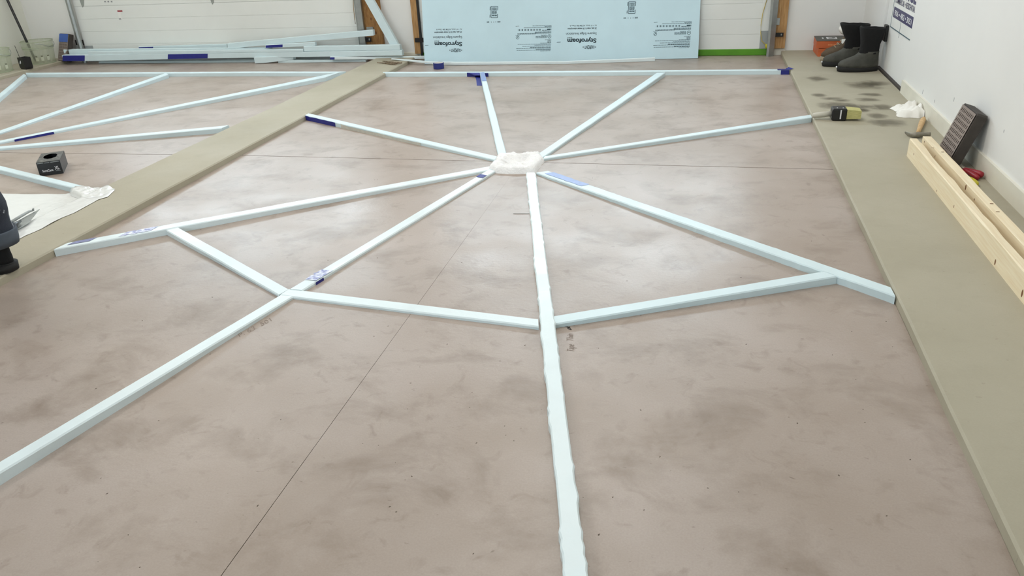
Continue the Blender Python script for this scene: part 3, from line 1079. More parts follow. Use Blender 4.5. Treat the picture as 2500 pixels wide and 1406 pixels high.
# lowest row, on the floor
st = [(241, 150.6, 154.6, 7.10), (625, 146.6, 152, 7.10)]
bar('foam strip lowest in the pile, on the floor under the blue-taped strip', st, .05, seed=31)
st = [(679, 147, 153.4, 7.05), (893, 146.6, 150.6, 7.06)]
bar('foam strip on the floor at the right front of the pile', st, .045, seed=32)
st = [(621, 139.5, 154.5, 7.01), (640, 139.2, 154, 7.015), (716, 136.5, 145.5, 7.06)]
bar('short foam offcut poking forward at an angle from the pile', st, .05, seed=33)
# second row
st = [(153, 134.5, 149.2, 7.03), (207, 134.2, 149, 7.03), (500, 130.2, 142.5, 7.035), (981.5, 122.7, 135.5, 7.045)]
o = bar('long front foam strip of the pile with two dark blue tape bands', st, .05, seed=34)
bar_tape(o, st, 153, 207, top=False)
bar_tape(o, st, 410, 507, top=False)
st = [(215, 126, 133.8, 7.035), (739.7, 120.2, 126, 7.04)]
bar('foam strip lying on top of the blue-taped front strip', st, .05, seed=35)
st = [(742, 113.5, 125, 7.052), (976, 109.2, 122.0, 7.05)]
bar('foam strip stacked at the right end of the pile, reaching the post', st, .05, seed=36)
st = [(156, 121, 134, 7.095), (420, 118.5, 131, 7.095), (660, 116, 127, 7.095)]
bar('foam strip at the back of the pile beside the slotted blue-topped block', st, .045, seed=37)
st = [(339, 114.2, 121.8, 7.165), (554, 107.2, 119.5, 7.165)]
o = bar('foam strip rising gently in the pile with a small blue tape band at its left', st, .035, seed=38)
bar_tape(o, st, 339, 374, top=False)
st = [(556, 106, 118.5, 7.10), (911, 72.6, 86.8, 7.095)]
bar('foam strip sloping up to the right, propped over the pile', st, .042, seed=39)
st = [(648, 109.8, 117, 7.06), (769, 103.2, 112, 7.062)]
o = bar('short foam piece with blue tape tucked under the sloping strip', st, .034, seed=40)
bar_tape(o, st, 649, 690, top=False)
# thin long ones at the right
st = [(806, 138.8, 145.6, 7.02), (1036, 137.2, 143.4, 7.09), (1120, 136.5, 142.5, 7.115)]
o = bar('thin white foam strip crossing the middle curb end and running behind the board', st, .03, seed=41, mt=M_foamw)
bar_tape(o, st, 806, 817, top=False)
st = [(955, 143.2, 145.0, 6.93), (1058, 151.2, 156.6, 6.84), (1130, 152, 158.2, 6.84), (1380, 150, 156.2, 6.87), (1598.6, 141, 149.4, 6.965)]
bar('long thin bowed foam strip lying in front of the printed board', st, .028, seed=42, mt=M_foamw)
# the leaning one
bt, tp = W(961, 107, 7.105), W(900.5, 0, 7.115)
dv = (tp - bt)
e0 = bt - dv * (bt.z - .075) / dv.z * 1.0
e1 = bt + dv * 2.1
e1.y = min(e1.y, 7.17)
sx = V((.033, 0, .018))
sy = V((0, .036, 0))
m = MB()
rs = []
for k in range(13):
    c = lerp(e0, e1, k / 12)
    j = V((nz(k * .7, 60) * .002, 0, 0))
    rs.append([c - sx + j, c + sx + j, c + sx + sy + j, c - sx + sy + j])
m.rings(rs)
m.build('foam_strip', M_foam, None, label='single foam strip leaning upright against the brown post', cat='foam strip')

# ------------------------------------------------------------------ wood splinters on the curb end
def splinter(pts, r, label):
    q = [P(x, y, z) for x, y, z in pts]
    m = MB()
    m.tube(q, r, 6)
    for p in m.v: p += V((nz(p.x * 90, p.y * 90) * .004, nz(p.y * 70, p.x * 70) * .004, nz(p.z * 90, p.x * 60) * .003))
    m.build('wood_splinter', M_chip, None, label=label, cat='wood scrap')
splinter([(920, 152.5, .040), (940, 154, .040), (955, 155.5, .042), (968, 157.5, .040)], [.003, .006, .008, .004], 'dark pointed wood splinter, front one on the curb end')
splinter([(934, 149, .042), (950, 151.5, .046), (966, 154, .046), (982, 153, .044)], [.004, .009, .011, .007], 'pale frayed wood scrap on the middle curb end, behind the pointed one')

# ------------------------------------------------------------------ roll of blue tape
c = P(1071.5, 167.5)
t = empty('tape_roll', (c.x, c.y + .0, 0), 0, 'roll of dark blue tape standing on the floor before the printed board', 'tape')
R_, r_, H_ = .047, .037, .052
m = MB()
m.lathe([(r_ + .003, .001), (R_ - .002, 0), (R_, .002), (R_, H_ - .002), (R_ - .002, H_), (r_ + .003, H_ - .001)], (c.x, c.y, 0), 36, False, False)
m.rings([[V((c.x + (r_ + .003) * math.cos(k / 36 * 2 * math.pi), c.y + (r_ + .003) * math.sin(k / 36 * 2 * math.pi), z)) for k in range(36)] for z in (H_ - .001, .001)], False, False)
m.build('tape_winding', M_taper, t, smooth=False)
m = MB()
n = 36
rs = []
for rad, z in ((r_ + .0028, 0.001), (r_ + .0028, H_ - .0005), (r_, H_ - .0005), (r_, .001), (r_ + .0028, .001)):
    rs.append([V((c.x + rad * math.cos(k / n * 2 * math.pi), c.y + rad * math.sin(k / n * 2 * math.pi), z)) for k in range(n)])
m.rings(rs, False, False)
m.build('core', M_cloth, t)

# ------------------------------------------------------------------ right side: lumber, block, tools
def lumber(label, x0, xw, y0, y1, T, seed, wane):
    n = 90
    rs = []
    for i in range(n + 1):
        t = i / n
        y = lerp(y0, y1, t)
        x = x0 + t * .012
        wv = wane * (.45 + .55 * nz(y * 2.6, seed)) + wane * .25 * nz(y * 8, seed + 4)
        wv = max(.001, wv)
        w2 = max(.0015, wane * .55 * (.5 + nz(y * 3.1, seed + 8)))
        rs.append([V((x, y, ZC)), V((x, y, ZC + T - w2)), V((x + w2 * .8, y, ZC + T)), V((x + xw - wv, y, ZC + T - wv * .25)), V((x + xw - wv * .15, y, ZC + T - wv * 1.1)), V((x + xw, y, ZC + T - wv * 1.9 - .002)), V((x + xw, y, ZC))])
    m = MB()
    m.rings(rs)
    o = m.build('lumber', M_pine, None, label=label, cat='lumber')
    return o
lb1 = lumber('front pine board on edge with a wavy top, nearest the camera side of the walkway', 1.024, .038, 4.105, 1.66, .090, 3.0, .016)
lb2 = lumber('second pine board on edge, close to the wall and behind the wavy one', 1.092, .038, 4.145, 1.71, .090, 8.0, .004)
def knot(o, px, py, X, ry, rz):
    a = XP(px, py, X)
    m = MB()
    n = 10
    m.rings([[V((X - .0008 * k, a.y + ry * math.cos(q / n * 2 * math.pi), a.z + rz * math.sin(q / n * 2 * math.pi))) for q in range(n)] for k in (0, 1)])
    m.build('knot', M_knot, o)
for px, py, ry, rz in ((2231, 376, .003, .006), (2287, 466, .003, .005), (2329, 504, .003, .007), (2430, 640, .006, .011), (2496, 716, .006, .014)):
    knot(lb1, px, py, 1.0245 + (4.1 - XP(px, py, 1.028).y) / 2.44 * .012, ry, rz)
for px, py, ry, rz in ((2257, 346, .004, .005), (2283, 382, .003, .006), (2358, 457, .007, .012), (2379, 487, .004, .005)):
    knot(lb2, px, py, 1.0925 + (4.1 - XP(px, py, 1.096).y) / 2.44 * .012, ry, rz)
for px, py in ((2277, 361), (2301, 371), (2421, 497), (2436, 517)):
    a = P(px, py, ZC + .0905)
    m = MB()
    m.box((a.x - .006, a.y - .0022, a.z), (a.x + .006, a.y + .0022, a.z + .0006))
    m.build('knot', M_knot, lb2)

def slotted_block(label, BRp, BLp, TRp, TLp, depth, rows, cols, blue=False):
    """front face given by its four corners; slots are real pits"""
    eu = (BRp - BLp)
    Wb = eu.length
    eu.normalize()
    ev = (TLp - BLp)
    ev = ev - eu * ev.dot(eu)
    Hb = ev.length
    ev.normalize()
    nn = eu.cross(ev).normalized()          # out of the front face
    rot = Matrix((eu, ev, nn)).transposed()
    t = empty('slotted_block', BLp, 0, label, 'block', rot=rot)
    # local: x along width, y up the face, z out
    m = MB()
    c = .008
    r_out = [(c, 0), (Wb - c, 0), (Wb, c), (Wb, Hb - c), (Wb - c, Hb), (c, Hb), (0, Hb - c), (0, c)]
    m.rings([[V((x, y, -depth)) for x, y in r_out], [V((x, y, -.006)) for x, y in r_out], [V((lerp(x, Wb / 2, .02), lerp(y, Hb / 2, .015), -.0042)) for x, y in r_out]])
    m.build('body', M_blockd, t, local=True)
    # face plate with slots
    xs = [.006]
    mx = .016
    pit = (Wb - 2 * mx) / cols
    for k in range(cols):
        x = mx + pit * (k + .5)
        xs += [x - pit * .25, x + pit * .25]
    xs.append(Wb - .006)
    my = .014
    piy = (Hb - 2 * my) / rows
    ys = [.006]
    for k in range(rows):
        y = my + piy * (k + .5)
        ys += [y - piy * .33, y + piy * .33]
    ys.append(Hb - .006)
    m = MB()
    idx = {}
    vs = []
    sk = pit * .28
    for j, y in enumerate(ys):
        for i, x in enumerate(xs):
            s_ = 0
            if 0 < i < len(xs) - 1 and 0 < j < len(ys) - 1:
                s_ = sk * (1 if j % 2 else -1) * -.35
            idx[(i, j)] = len(vs)
            vs.append((x + s_, y, 0))
    fs = []
    hs = []
    for j in range(len(ys) - 1):
        for i in range(len(xs) - 1):
            q = (idx[(i, j)], idx[(i + 1, j)], idx[(i + 1, j + 1)], idx[(i, j + 1)])
            if i % 2 == 1 and j % 2 == 1: hs.append(q)
            else: fs.append(q)
    m.add(vs, fs)
    m2 = MB()
    for q in hs:
        top = [V(vs[k]) for k in q]
        low = [p - V((0, 0, .0040)) for p in top]
        m.add(top + low, [(0, 1, 5, 4), (1, 2, 6, 5), (2, 3, 7, 6), (3, 0, 4, 7)])
        m2.add([p + V((0, 0, .0002)) for p in low], [(0, 1, 2, 3)])
    m.build('face_plate', M_block, t, local=True)
    m2.build('slots', M_hole, t, local=True, kind='stuff')
    if blue:
        m = MB()
        m.box((.004, Hb * .70, .0006), (Wb - .014, Hb - .004, .002))
        m.build('blue_cover', M_label, t, local=True, label='plain blue cover on top third')
    return t
TR = XP(2386, 275, 1.236)
TL = XP(2352, 250, 1.236)
BR = V((1.150, TR.y, ZC + .001))
BL = V((1.150, TL.y, ZC + .001))
slotted_block('dark grey-brown slotted block leaning on the right wall behind the pine boards', BR, BL, TR, TL, .052, 10, 9)
BL = V((-6.575, 7.105, ZC))
BR = BL + V((.165, -.055, 0))
up = V((.115, .068, .262))
slotted_block('slotted block with blue top leaning in the far left corner', BR, BL, BR + up, BL + up, .05, 9, 8, True)

# hammer
t0 = P(2242, 326, ZC)
t = empty('hammer', (t0.x, t0.y, ZC), 0, 'old claw hammer with worn wooden handle on the right walkway', 'hammer')
ctr = [P(2209, 323, ZC + .012), P(2216, 327, ZC + .012), P(2228, 330, ZC + .015), P(2242, 329, ZC + .017), P(2256, 328.5, ZC + .016), P(2264, 328.5, ZC + .016), P(2271, 328.5, ZC + .016)]
ctr = [ctr[0]] + ctr[1:]
m = MB()
rs = []
for k, (p, (hw, hh)) in enumerate(zip(ctr, ((.004, .005), (.009, .010), (.013, .013), (.015, .016), (.010, .011), (.013, .013), (.013, .013)))):
    rs.append([p + V((0, math.cos(q / 12 * 2 * math.pi) * hw, math.sin(q / 12 * 2 * math.pi) * hh)) for q in range(12)])
m.rings(rs)
m.build('head', M_hamm, t, smooth=True)
m = MB()
h0, h1 = P(2241, 325, ZC + .017), P(2255, 288, ZC + .013)
rs = []
for k in range(9):
    s_ = k / 8
    p = lerp(h0, h1, s_)
    wd = lerp(.010, .016, min(1, s_ * 1.6)) * (1 if k < 8 else .6)
    rs.append([p + V((math.cos(q / 12 * 2 * math.pi) * wd, 0, math.sin(q / 12 * 2 * math.pi) * .0125 * (1 if k < 8 else .7))) for q in range(12)])
m.rings(rs)
m.build('handle', M_hand, t, smooth=True)

# white rag
c = P(2228, 276, ZC)
m = MB()
n1, n2 = 14, 56
rs = []
for r_i in range(n1 + 1):
    t_ = r_i / n1
    row = []
    for k in range(n2):
        a_ = 2 * math.pi * k / n2
        R0 = .112 * (1 + .75 * nz(math.cos(a_) * 2.3, math.sin(a_) * 2.3, 3)) * t_
        x, y = c.x + R0 * math.cos(a_) * .95, c.y + R0 * math.sin(a_) * 1.2
        rg = lambda f, q: 1 - abs(nz(x * f, y * f, q)) * 2.6
        h = (.026 + .030 * max(-.5, rg(11, 2)) + .009 * max(-.6, rg(26, 7))) * (1 - t_ ** 4.0)
        row.append(V((min(x + .012 * nz(y * 30, x * 30), XR - .016), y + .012 * nz(x * 30, y * 30, 5), ZC + (max(.002, h) if r_i < n1 else .001))))
    rs.append(row)
m.rings(rs, True, False)
m.build('rag', M_cloth, None, smooth=True, label='crumpled white rag lying against the baseboard', cat='rag')

# pliers and putty knife
a, e = P(2366, 425, ZC + .012), P(2399, 422, ZC + .014)
t = empty('pliers', P(2372, 425, ZC), 0, 'pliers with two red handles lying beside the baseboard', 'pliers')
for pts, r in (([P(2352, 414, ZC + .012), P(2372, 424, ZC + .013), P(2386, 434, ZC + .013)], [.008, .011, .012]), ([P(2356, 412, ZC + .014), P(2380, 420, ZC + .018), P(2396, 427, ZC + .019)], [.007, .012, .0155])):
    q = [lerp(pts[0], pts[1], .0), pts[0].lerp(pts[1], .5), pts[1], pts[1].lerp(pts[2], .6), pts[2], pts[2] + (pts[2] - pts[1]).normalized() * .006]
    m = MB()
    m.tube(q, [r[0], (r[0] + r[1]) / 2, r[1], r[2], r[2] * .9, r[2] * .4], 12)
    m.build('handle', M_red, t, smooth=True)
m = MB()
m.tube([P(2338, 402, ZC + .011), P(2346, 407, ZC + .011), P(2355, 413, ZC + .012)], [.006, .011, .009], 10)
m.build('jaws', M_hamm, t, smooth=True)
t = empty('putty_knife', P(2372, 440, ZC), 0, 'putty knife with yellow handle and pale blade tucked behind the boards', 'putty knife')
m = MB()
q = [P(2362, 434, ZC + .011), P(2368, 438, ZC + .012), P(2376, 443, ZC + .012), P(2383, 448.5, ZC + .011), P(2386, 451, ZC + .011)]
m.tube(q, [.008, .012, .013, .012, .005], 12)
m.build('handle', M_yelp, t, smooth=True)
m = MB()
m.sheet([[P(2346, 418, ZC + .004), P(2342, 428, ZC + .004)], [P(2360, 428, ZC + .010), P(2356, 434, ZC + .010)], [P(2366, 434, ZC + .011), P(2363, 437, ZC + .011)]], .0012)
m.build('blade', M_white, t)

# masonry brush
y0 = P(2030, 296, ZC).y + .005
xa = P(2030, 296, ZC).x
t = empty('paint_brush', (xa + .03, y0 + .04, ZC), 0, 'wide brush with grey handle, black body and yellow bristles on the walkway edge', 'brush')
m = MB()
m.tube([(xa - .103, y0 + .04, ZC + .020), (xa - .095, y0 + .04, ZC + .021), (xa - .05, y0 + .04, ZC + .028), (xa - .035, y0 + .04, ZC + .030), (xa - .032, y0 + .04, ZC + .030), (xa + .004, y0 + .04, ZC + .034)], [.010, .0155, .0165, .0165, .0150, .0160], 16)
m.build('handle', M_handle, t, smooth=True)
m = MB()
m.box((xa, y0, ZC), (xa + .082, y0 + .088, ZC + .070), .007)
fb = m.build('ferrule', M_black, t)
m = MB()
m.box((xa + .043, y0 - .0015, ZC + .012), (xa + .050, y0 + .001, ZC + .064), .0006)
m.build('stripe', M_print, fb)
for bx, by in ((.028, .03), (.06, .03)):
    m = MB()
    m.lathe([(.004, 0), (.003, .0015)], (xa + bx, y0 + by, ZC + .0698), 10)
    m.build('rivet', M_print, fb)
m = MB()
rs = []
for s_, yy, zz in ((0, .006, .010), (.5, .003, .012), (1, .001, .014)):
    x = xa + .08 + s_ * .078
    rs.append([V((x, y0 + yy, ZC + zz)), V((x, y0 + .088 - yy, ZC + zz)), V((x, y0 + .088 - yy, ZC + .066 - s_ * .008)), V((x, y0 + yy, ZC + .066 - s_ * .008))])
m.rings(rs)
m.build('bristles', M_brist, t)

# ------------------------------------------------------------------ boots, shoe, boxes in the corner
def slices(sl, n=28):
    """horizontal slices (z, heel_x, toe_x, half width, lift) heel at x=0, toe toward -x; egg-shaped rings"""
    rs = []
    for z, hx, tx_, hw, tz in sl:
        c, a = (hx + tx_) / 2, (hx - tx_) / 2
        row = []
        for k in range(n):
            q = 2 * math.pi * k / n
            cx_, sy_ = math.cos(q), math.sin(q)
            ex_ = math.copysign(abs(cx_) ** .85, cx_)
            wy = math.copysign(abs(sy_) ** .85, sy_)
            narrow = 1 - .12 * max(0, ex_)
            row.append(V((c + a * ex_, hw * wy * narrow, z + tz * max(0, -ex_))))
        rs.append(row)
    return rs
def boot(name, loc, rz, L, HW, H, label, cat, mu, mf_, ms, lace=False, collar=.075, flare=1.0, group=None, tall=True, fwd=0.0):
    t = empty(name, loc, rz, label, cat, group)
    k = L / .30
    m = MB()
    m.rings(slices([(0, 0, -L, HW * .93, .004), (.012, .006, -L - .004, HW * 1.0, .006), (.028, .004, -L - .002, HW * 1.0, .008), (.031, 0, -L + .004, HW * .94, .008)]))
    m.build('sole', ms, t, local=True, smooth=True)
    m = MB()
    m.rings(slices([(.024, 0, -L + .004, HW * .93, .006), (.05, .002, -L + .002, HW * .95, .006), (.075, .0, -L + .018, HW * .92, 0), (.092, -.002, -L + .06, HW * .82, 0), (.108, -.004, -L + .105, HW * .76, 0), (.124, -.005, -.165 * k, HW * .74, 0), (.142, -.004, -.15 * k, HW * .74, 0)]))
    m.build('foot', mf_, t, local=True, smooth=True)
    if tall:
        m = MB()
        top = collar * flare
        out = [(.098, -.012, -.150 * k, HW * .66, 0), (.125, -.006, -.160 * k, HW * .73, 0), (.15, -.006, -.150 * k, HW * .76, 0), (.19, -.006, -.148 * k, HW * .82, 0), (H * .8, .008, (-.158 - fwd * .6) * k, HW * .95 * flare, .0), (H - .012, .018, (-.17 - fwd) * k, HW * 1.06 * flare, .012), (H - .004, .017, (-.17 - fwd) * k, HW * 1.06 * flare, .012), (H, .012, (-.165 - fwd) * k, HW * 1.0 * flare, .012)]
        inn = [(H - .003, .004, (-.158 - fwd) * k, HW * .90 * flare, .012), (H - .06, -.004, -.142 * k, HW * .78 * flare, 0), (H - .10, -.01, -.135 * k, HW * .7, 0)]
        rs = slices(out + inn)
        for i, r in enumerate(rs):
            for p in r:
                f = (0, .002, .005)[i] if i < 3 else (.007 if i < 9 else .003)
                p += V((nz(p.x * 30, p.y * 30, p.z * 22) * f, nz(p.x * 28, p.y * 28, p.z * 25 + 7) * f, nz(p.x * 20, p.y * 20, 5) * f))
        m.rings(rs, False, True)
        m.build('shaft', mu, t, local=True, smooth=True)
    else:
        m = MB()
        rs = slices([(.118, -.004, -.165 * k, HW * .75, 0), (.14, -.004, -.145 * k, HW * .74, .01), (H, .0, -.125 * k, HW * .72, .02), (H + .004, -.006, -.118 * k, HW * .62, .02), (H - .04, -.01, -.115 * k, HW * .55, 0)])
        m.rings(rs, False, True)
        m.build('collar', mu, t, local=True, smooth=True)
    if lace:
        for i in range(4):
            z = .105 + i * .022
            x = -L + .105 + i * .022
            m = MB()
            m.tube([(x, -HW * .45, z), (x - .012, 0, z + .012), (x + .004, HW * .45, z + .004)], .003, 6)
            m.build('lace', M_tan, t, local=True)
    return t
hb = V((1.283, 6.335, ZC))
bt1 = boot('winter_boot', hb - V((.010, 0, 0)), math.radians(8), .285, .058, .305, 'black winter boot nearest the camera, in front of its twin by the wall', 'boot', M_bootdk, M_rubber, M_sole, flare=1.08)
bt2 = boot('winter_boot', V((1.205, 6.545, ZC)), math.radians(6), .295, .056, .305, 'black winter boot with a white tag, behind the nearer one', 'boot', M_bootdk, M_rubber, M_sole, flare=1.08, fwd=.03)
# white tag hanging on the rear boot, pull tabs
m = MB()
q = [W(2055, 96, 6.49), W(2064.5, 95, 6.49), W(2063, 99, 6.49), W(2057.5, 107, 6.49), W(2054, 105, 6.49)]
m.rings([q, [p + V((0, -.002, 0)) for p in q]])
m.build('tag', M_white, bt2)
for bt_, x0, y0_, z0 in ((bt1, -.292, .0, .03), (bt2, -.300, .0, .03)):
    m = MB()
    m.box((x0 - .004, -.008, z0 - .002), (x0 + .004, .008, z0 + .010), .002)
    m.build('toe_mark', M_print, bt_, local=True, label='pale worn mark on the toe')
boot('work_shoe', V((1.196, 6.748, ZC)), math.radians(4), .275, .05, .17, 'brown laced work shoe behind the black boots', 'shoe', M_brownsh, M_brownsh, M_tan, lace=True, tall=False)
sh = boot('work_shoe', V((1.225, 6.853, ZC)), math.radians(2), .27, .05, .19, 'dark brown work shoe farthest back, with a white sock stuffed in it', 'shoe', M_brownsh, M_brownsh, M_sole, lace=True, tall=False)
# sock
m = MB()
c = V((1.115, 6.84, ZC + .205))
rs = []
for i in range(8):
    s_ = i / 7
    rs.append([c + V((-.055 * s_ + (.034 * math.cos(k / 14 * 6.283)) * math.sin(math.pi * (.12 + .8 * s_)), (.036 * math.sin(k / 14 * 6.283)) * math.sin(math.pi * (.12 + .8 * s_)), -.03 + .07 * s_ + nz(k * .9, i * .8) * .012)) for k in range(14)])
m.rings(rs)
m.build('sock', M_cloth, None, smooth=True, label='white sock stuffed in the farthest brown shoe', cat='sock')

def card_box(label, x0, y0, x1, y1, z0, z1, rz, lidded):
    cx_, cy_ = (x0 + x1) / 2, (y0 + y1) / 2
    t = empty('cardboard_box', (cx_, cy_, z0), rz, label, 'box')
    hx, hy, h = (x1 - x0) / 2, (y1 - y0) / 2, z1 - z0
    m = MB()
    th_ = .004
    m.box((-hx, -hy, 0), (hx, hy, th_))
    m.box((-hx, -hy, th_), (hx, -hy + th_, h))
    m.box((-hx, hy - th_, th_), (hx, hy, h))
    m.box((-hx, -hy + th_, th_), (-hx + th_, hy - th_, h))
    m.box((hx - th_, -hy + th_, th_), (hx, hy - th_, h))
    m.build('tray', M_orange, t, local=True)
    if lidded:
        m = MB()
        m.box((-hx - .001, -hy - .001, h), (hx + .001, hy + .001, h + .004), .001)
        ld = m.build('lid', M_lid, t, local=True, label='dark charcoal printed lid')
        m = MB()
        m.box((-hx + .085, -.045, h + .0042), (-hx + .165, .05, h + .005))
        m.build('emblem', M_print, ld, local=True)
        m = MB()
        m.box((-hx + .10, -.02, h + .0052), (-hx + .14, .02, h + .0056))
        m.box((-hx + .13, -.01, h + .0052), (-hx + .155, .03, h + .0056))
        m.build('emblem', M_lid, ld, local=True)
        m = MB()
        m.box((-hx + .050, -.028, h + .0042), (-hx + .062, .028, h + .005))
        m.build('emblem', M_print, ld, local=True)
        M_op = mat('orange_print', (232, 150, 96), .6)
        for i in range(7):
            m = MB()
            m.box((-hx + .088 + i * .011, -hy - .0008, h * .38), (-hx + .096 + i * .011, -hy, h * .38 + .013))
            m.build('print', M_op, t, local=True)
    return t
card_box('lower orange cardboard box, open topped, under the dark-lidded one', .925, 6.935, 1.21, 7.225, ZC, ZC + .062, math.radians(1), False)
card_box('upper orange cardboard box with a dark lid, stacked on the open one', .915, 6.95, 1.19, 7.215, ZC + .0625, ZC + .118, math.radians(-2), True)

# ------------------------------------------------------------------ entry door on the right wall with its sign
XD = XR + .018
t = empty('door_3', (XD, (DY[0] + DY[1]) / 2, ZC), 0, 'flat white entry door with a posted sign, beside the boots', 'door', None, 'structure')
m = MB()
m.box((XD, DY[0] + .004, ZC + .008), (XD + .045, DY[1] - .004, 2.07), .002)
m.build('leaf', M_wall, t)
m = MB()
m.box((XD - .0175, DY[0] - .02, 0), (XD + .12, DY[1] + .02, ZC + .0085))
m.build('threshold', M_blockd, t)
q = [XP(2150 + x / 11.717, y / 11.717, XD - .02) for x, y in ((90, 740), (185, 740), (120, 1165), (30, 1140))]
m = MB()
m.box((XD - .022, min(p.y for p in q) + .02, min(p.z for p in q)), (XD, max(p.y for p in q) - .02, max(p.z for p in q)), .003)
m.build('hinge', M_black, t, label='black door hinge')
S7 = lambda x, y, d=.004: XP(2150 + x / 11.717, y / 11.717, XD - d)
bl, br = S7(275, 765), S7(880, 1200)
zt = 1.15
m = MB()
m.box((XD - .003, br.y, (bl.z + br.z) / 2), (XD - .0002, bl.y, zt))
sg = m.build('posted_sign', M_white, None, label='white printed sign with a navy phone number bar, fixed to the entry door', cat='sign')
zb = (bl.z + br.z) / 2
for y0_, y1_, z0, z1 in ((br.y, bl.y, zb, zb + .006), (br.y, br.y + .006, zb, zt), (bl.y - .004, bl.y, zb, zt)):
    m = MB()
    m.box((XD - .0045, y0_, z0), (XD - .003, y1_, z1))
    m.build('border', M_ink3, sg)
m = MB()
m.box((XD - .0045, lerp(br.y, bl.y, .55) - .002, zb - .03), (XD - .003, lerp(br.y, bl.y, .55), zb + .09))
m.build('fold_line', M_ink3, sg)
a, e = S7(350, 480), S7(950, 500)
zl, zh = (S7(350, 480).z + S7(905, 830).z) / 2, (S7(395, 180).z + S7(950, 500).z) / 2
yl_, yr_ = (S7(350, 480).y + S7(395, 180).y) / 2, (S7(950, 500).y + S7(905, 830).y) / 2
m = MB()
m.box((XD - .0042, yr_, zl), (XD - .003, yl_, zh))
m.build('number_bar', M_navy, sg)
m = MB()
wy = yl_ - yr_
fit_text(m, '906 • 482 • 3051', V((XD - .0048, yl_ - wy * .07, zl + (zh - zl) * .24)), V((XD - .0048, yr_ + wy * .07, zl + (zh - zl) * .24)), V((0, 0, (zh - zl) * .52)), .02)
m.build('lettering', M_print, sg)
m = MB()
fit_text(m, 'COMMERCIAL • RESIDENTIAL', V((XD - .0042, yl_ - .005, zh + .028)), V((XD - .0042, yr_ + .005, zh + .028)), V((0, 0, .036)), .012)
m.build('lettering', M_navy, sg)
m = MB()
fit_text(m, 'SERVICE', V((XD - .0042, yl_ - .03, zh + .078)), V((XD - .0042, yr_ + .01, zh + .078)), V((0, 0, .095)), .03)
m.build('lettering', M_navy, sg)
# scuffs on the right wall
m = MB()
for px, py, hy, hz in ((2253, 224, .003, .012), (2329, 243, .002, .010), (2281, 247, .002, .008), (2451, 320, .002, .006), (2420, 400, .002, .004)):
    a = XP(px, py, XR - .0004)
    m.box((XR - .0008, a.y - hy, a.z - hz), (XR, a.y + hy, a.z + hz))
m.build('scuffs', M_scuff, wr, kind='stuff')
# damp shoe marks on the walkway
for px, py, rx, ry in ((2108, 208, .17, .17), (2135, 203, .12, .13), (2127, 231, .10, .07), (2029, 241, .09, .07), (2054, 245, .08, .06), (2118, 243, .10, .08), (2040, 257, .15, .14), (2093, 262, .14, .12), (2103, 269, .07, .07), (2140, 283, .075, .10), (2150, 262, .12, .11), (2170, 300, .13, .12), (1996, 192, .10, .12), (2003, 232, .07, .07)):
    c = P(px, py, ZC + .0006)
    n = 26
    m = MB()
    r_ = [V((c.x + rx * math.cos(k / n * 6.2832) * (1 + .25 * nz(k * .7, px)), c.y + ry * math.sin(k / n * 6.2832) * (1 + .25 * nz(k * .7, py)), c.z)) for k in range(n)]
    m.add(r_, [tuple(range(n))])
    m.build('damp_mark', M_wet, t2)

# ------------------------------------------------------------------ left ledge: clear buckets, rod, black box
def bucket(cx_, cy_, R0, R1, H_, label, marks):
    t = empty('bucket', (cx_, cy_, ZC), 0, label, 'bucket')
    m = MB()
    prof = [(R0, .0), (lerp(R0, R1, .5), H_ * .5), (R1, H_), (R1 + .006, H_), (R1 + .006, H_ - .008)]
    m.lathe([(0.002, .004)] + prof, (cx_, cy_, ZC), 40, True, False)
    m.build('body', M_pail, t, smooth=False)
    for z in (.006, H_ * .66, H_ * .73, H_ - .006):
        m = MB()
        r = lerp(R0, R1, z / H_) + .003
        m.lathe([(r - .002, z - .004), (r + .002, z - .003), (r + .002, z + .003), (r - .002, z + .004)], (cx_, cy_, ZC), 40, False, False)
        m.build('rib', M_pailr, t)
    for a_, dark in marks:
        m = MB()
        a_ = math.radians(a_)
        r = lerp(R0, R1, .25) + .003
        u = V((-math.sin(a_), math.cos(a_), 0))
        o_ = V((cx_ + r * math.cos(a_), cy_ + r * math.sin(a_), ZC + H_ * .16))
        o2 = V((cx_ + (r + .007) * math.cos(a_), cy_ + (r + .007) * math.sin(a_), ZC + H_ * .40))
        k = V((math.cos(a_), math.sin(a_), 0)) * .002
        m.hexa([o_ - u * .013, o_ + u * .013, o_ + u * .013 + k, o_ - u * .013 + k, o2 - u * .013, o2 + u * .013, o2 + u * .013 + k, o2 - u * .013 + k])
        wn = m.build('window', M_pailw, t)
        m = MB()
        k2 = k * 1.4
        a1_, a2_ = lerp(o_, o2, .72), lerp(o_, o2, .98)
        m.hexa([a1_ - u * .010 + k, a1_ + u * .010 + k, a1_ + u * .010 + k2, a1_ - u * .010 + k2, a2_ - u * .010 + k, a2_ + u * .010 + k, a2_ + u * .010 + k2, a2_ - u * .010 + k2])
        m.build('mark', M_paild, wn)
    m = MB()
    pts = [V((cx_ + (R1 + .007) * math.cos(q) * 1.0, cy_ + (R1 + .007) * math.sin(q), ZC + H_ - .02 - .05 * math.sin(math.radians(1) + (q + .9) / 2.2 * math.pi) ** 2 * .9)) for q in [(-.9 + 2.2 * i / 16) for i in range(17)]]
    m.tube(pts, .0028, 6)
    m.build('handle', M_steel, t)
    return t
bucket(-6.655, 6.985, .125, .148, .225, 'clear plastic bucket nearer the corner, beside the slotted block', ((-62, 1), (-42, 1), (-18, 0)))
bucket(-6.735, 6.50, .125, .146, .215, 'clear plastic bucket cut off by the left edge of the picture', ((-70, 1), (-38, 0), (-10, 0)))
m = MB()
q0, q1 = V((-6.70, 6.95, ZC + .03)), W(18, 0, 7.03)
q1.x = max(q1.x, XL + .03)
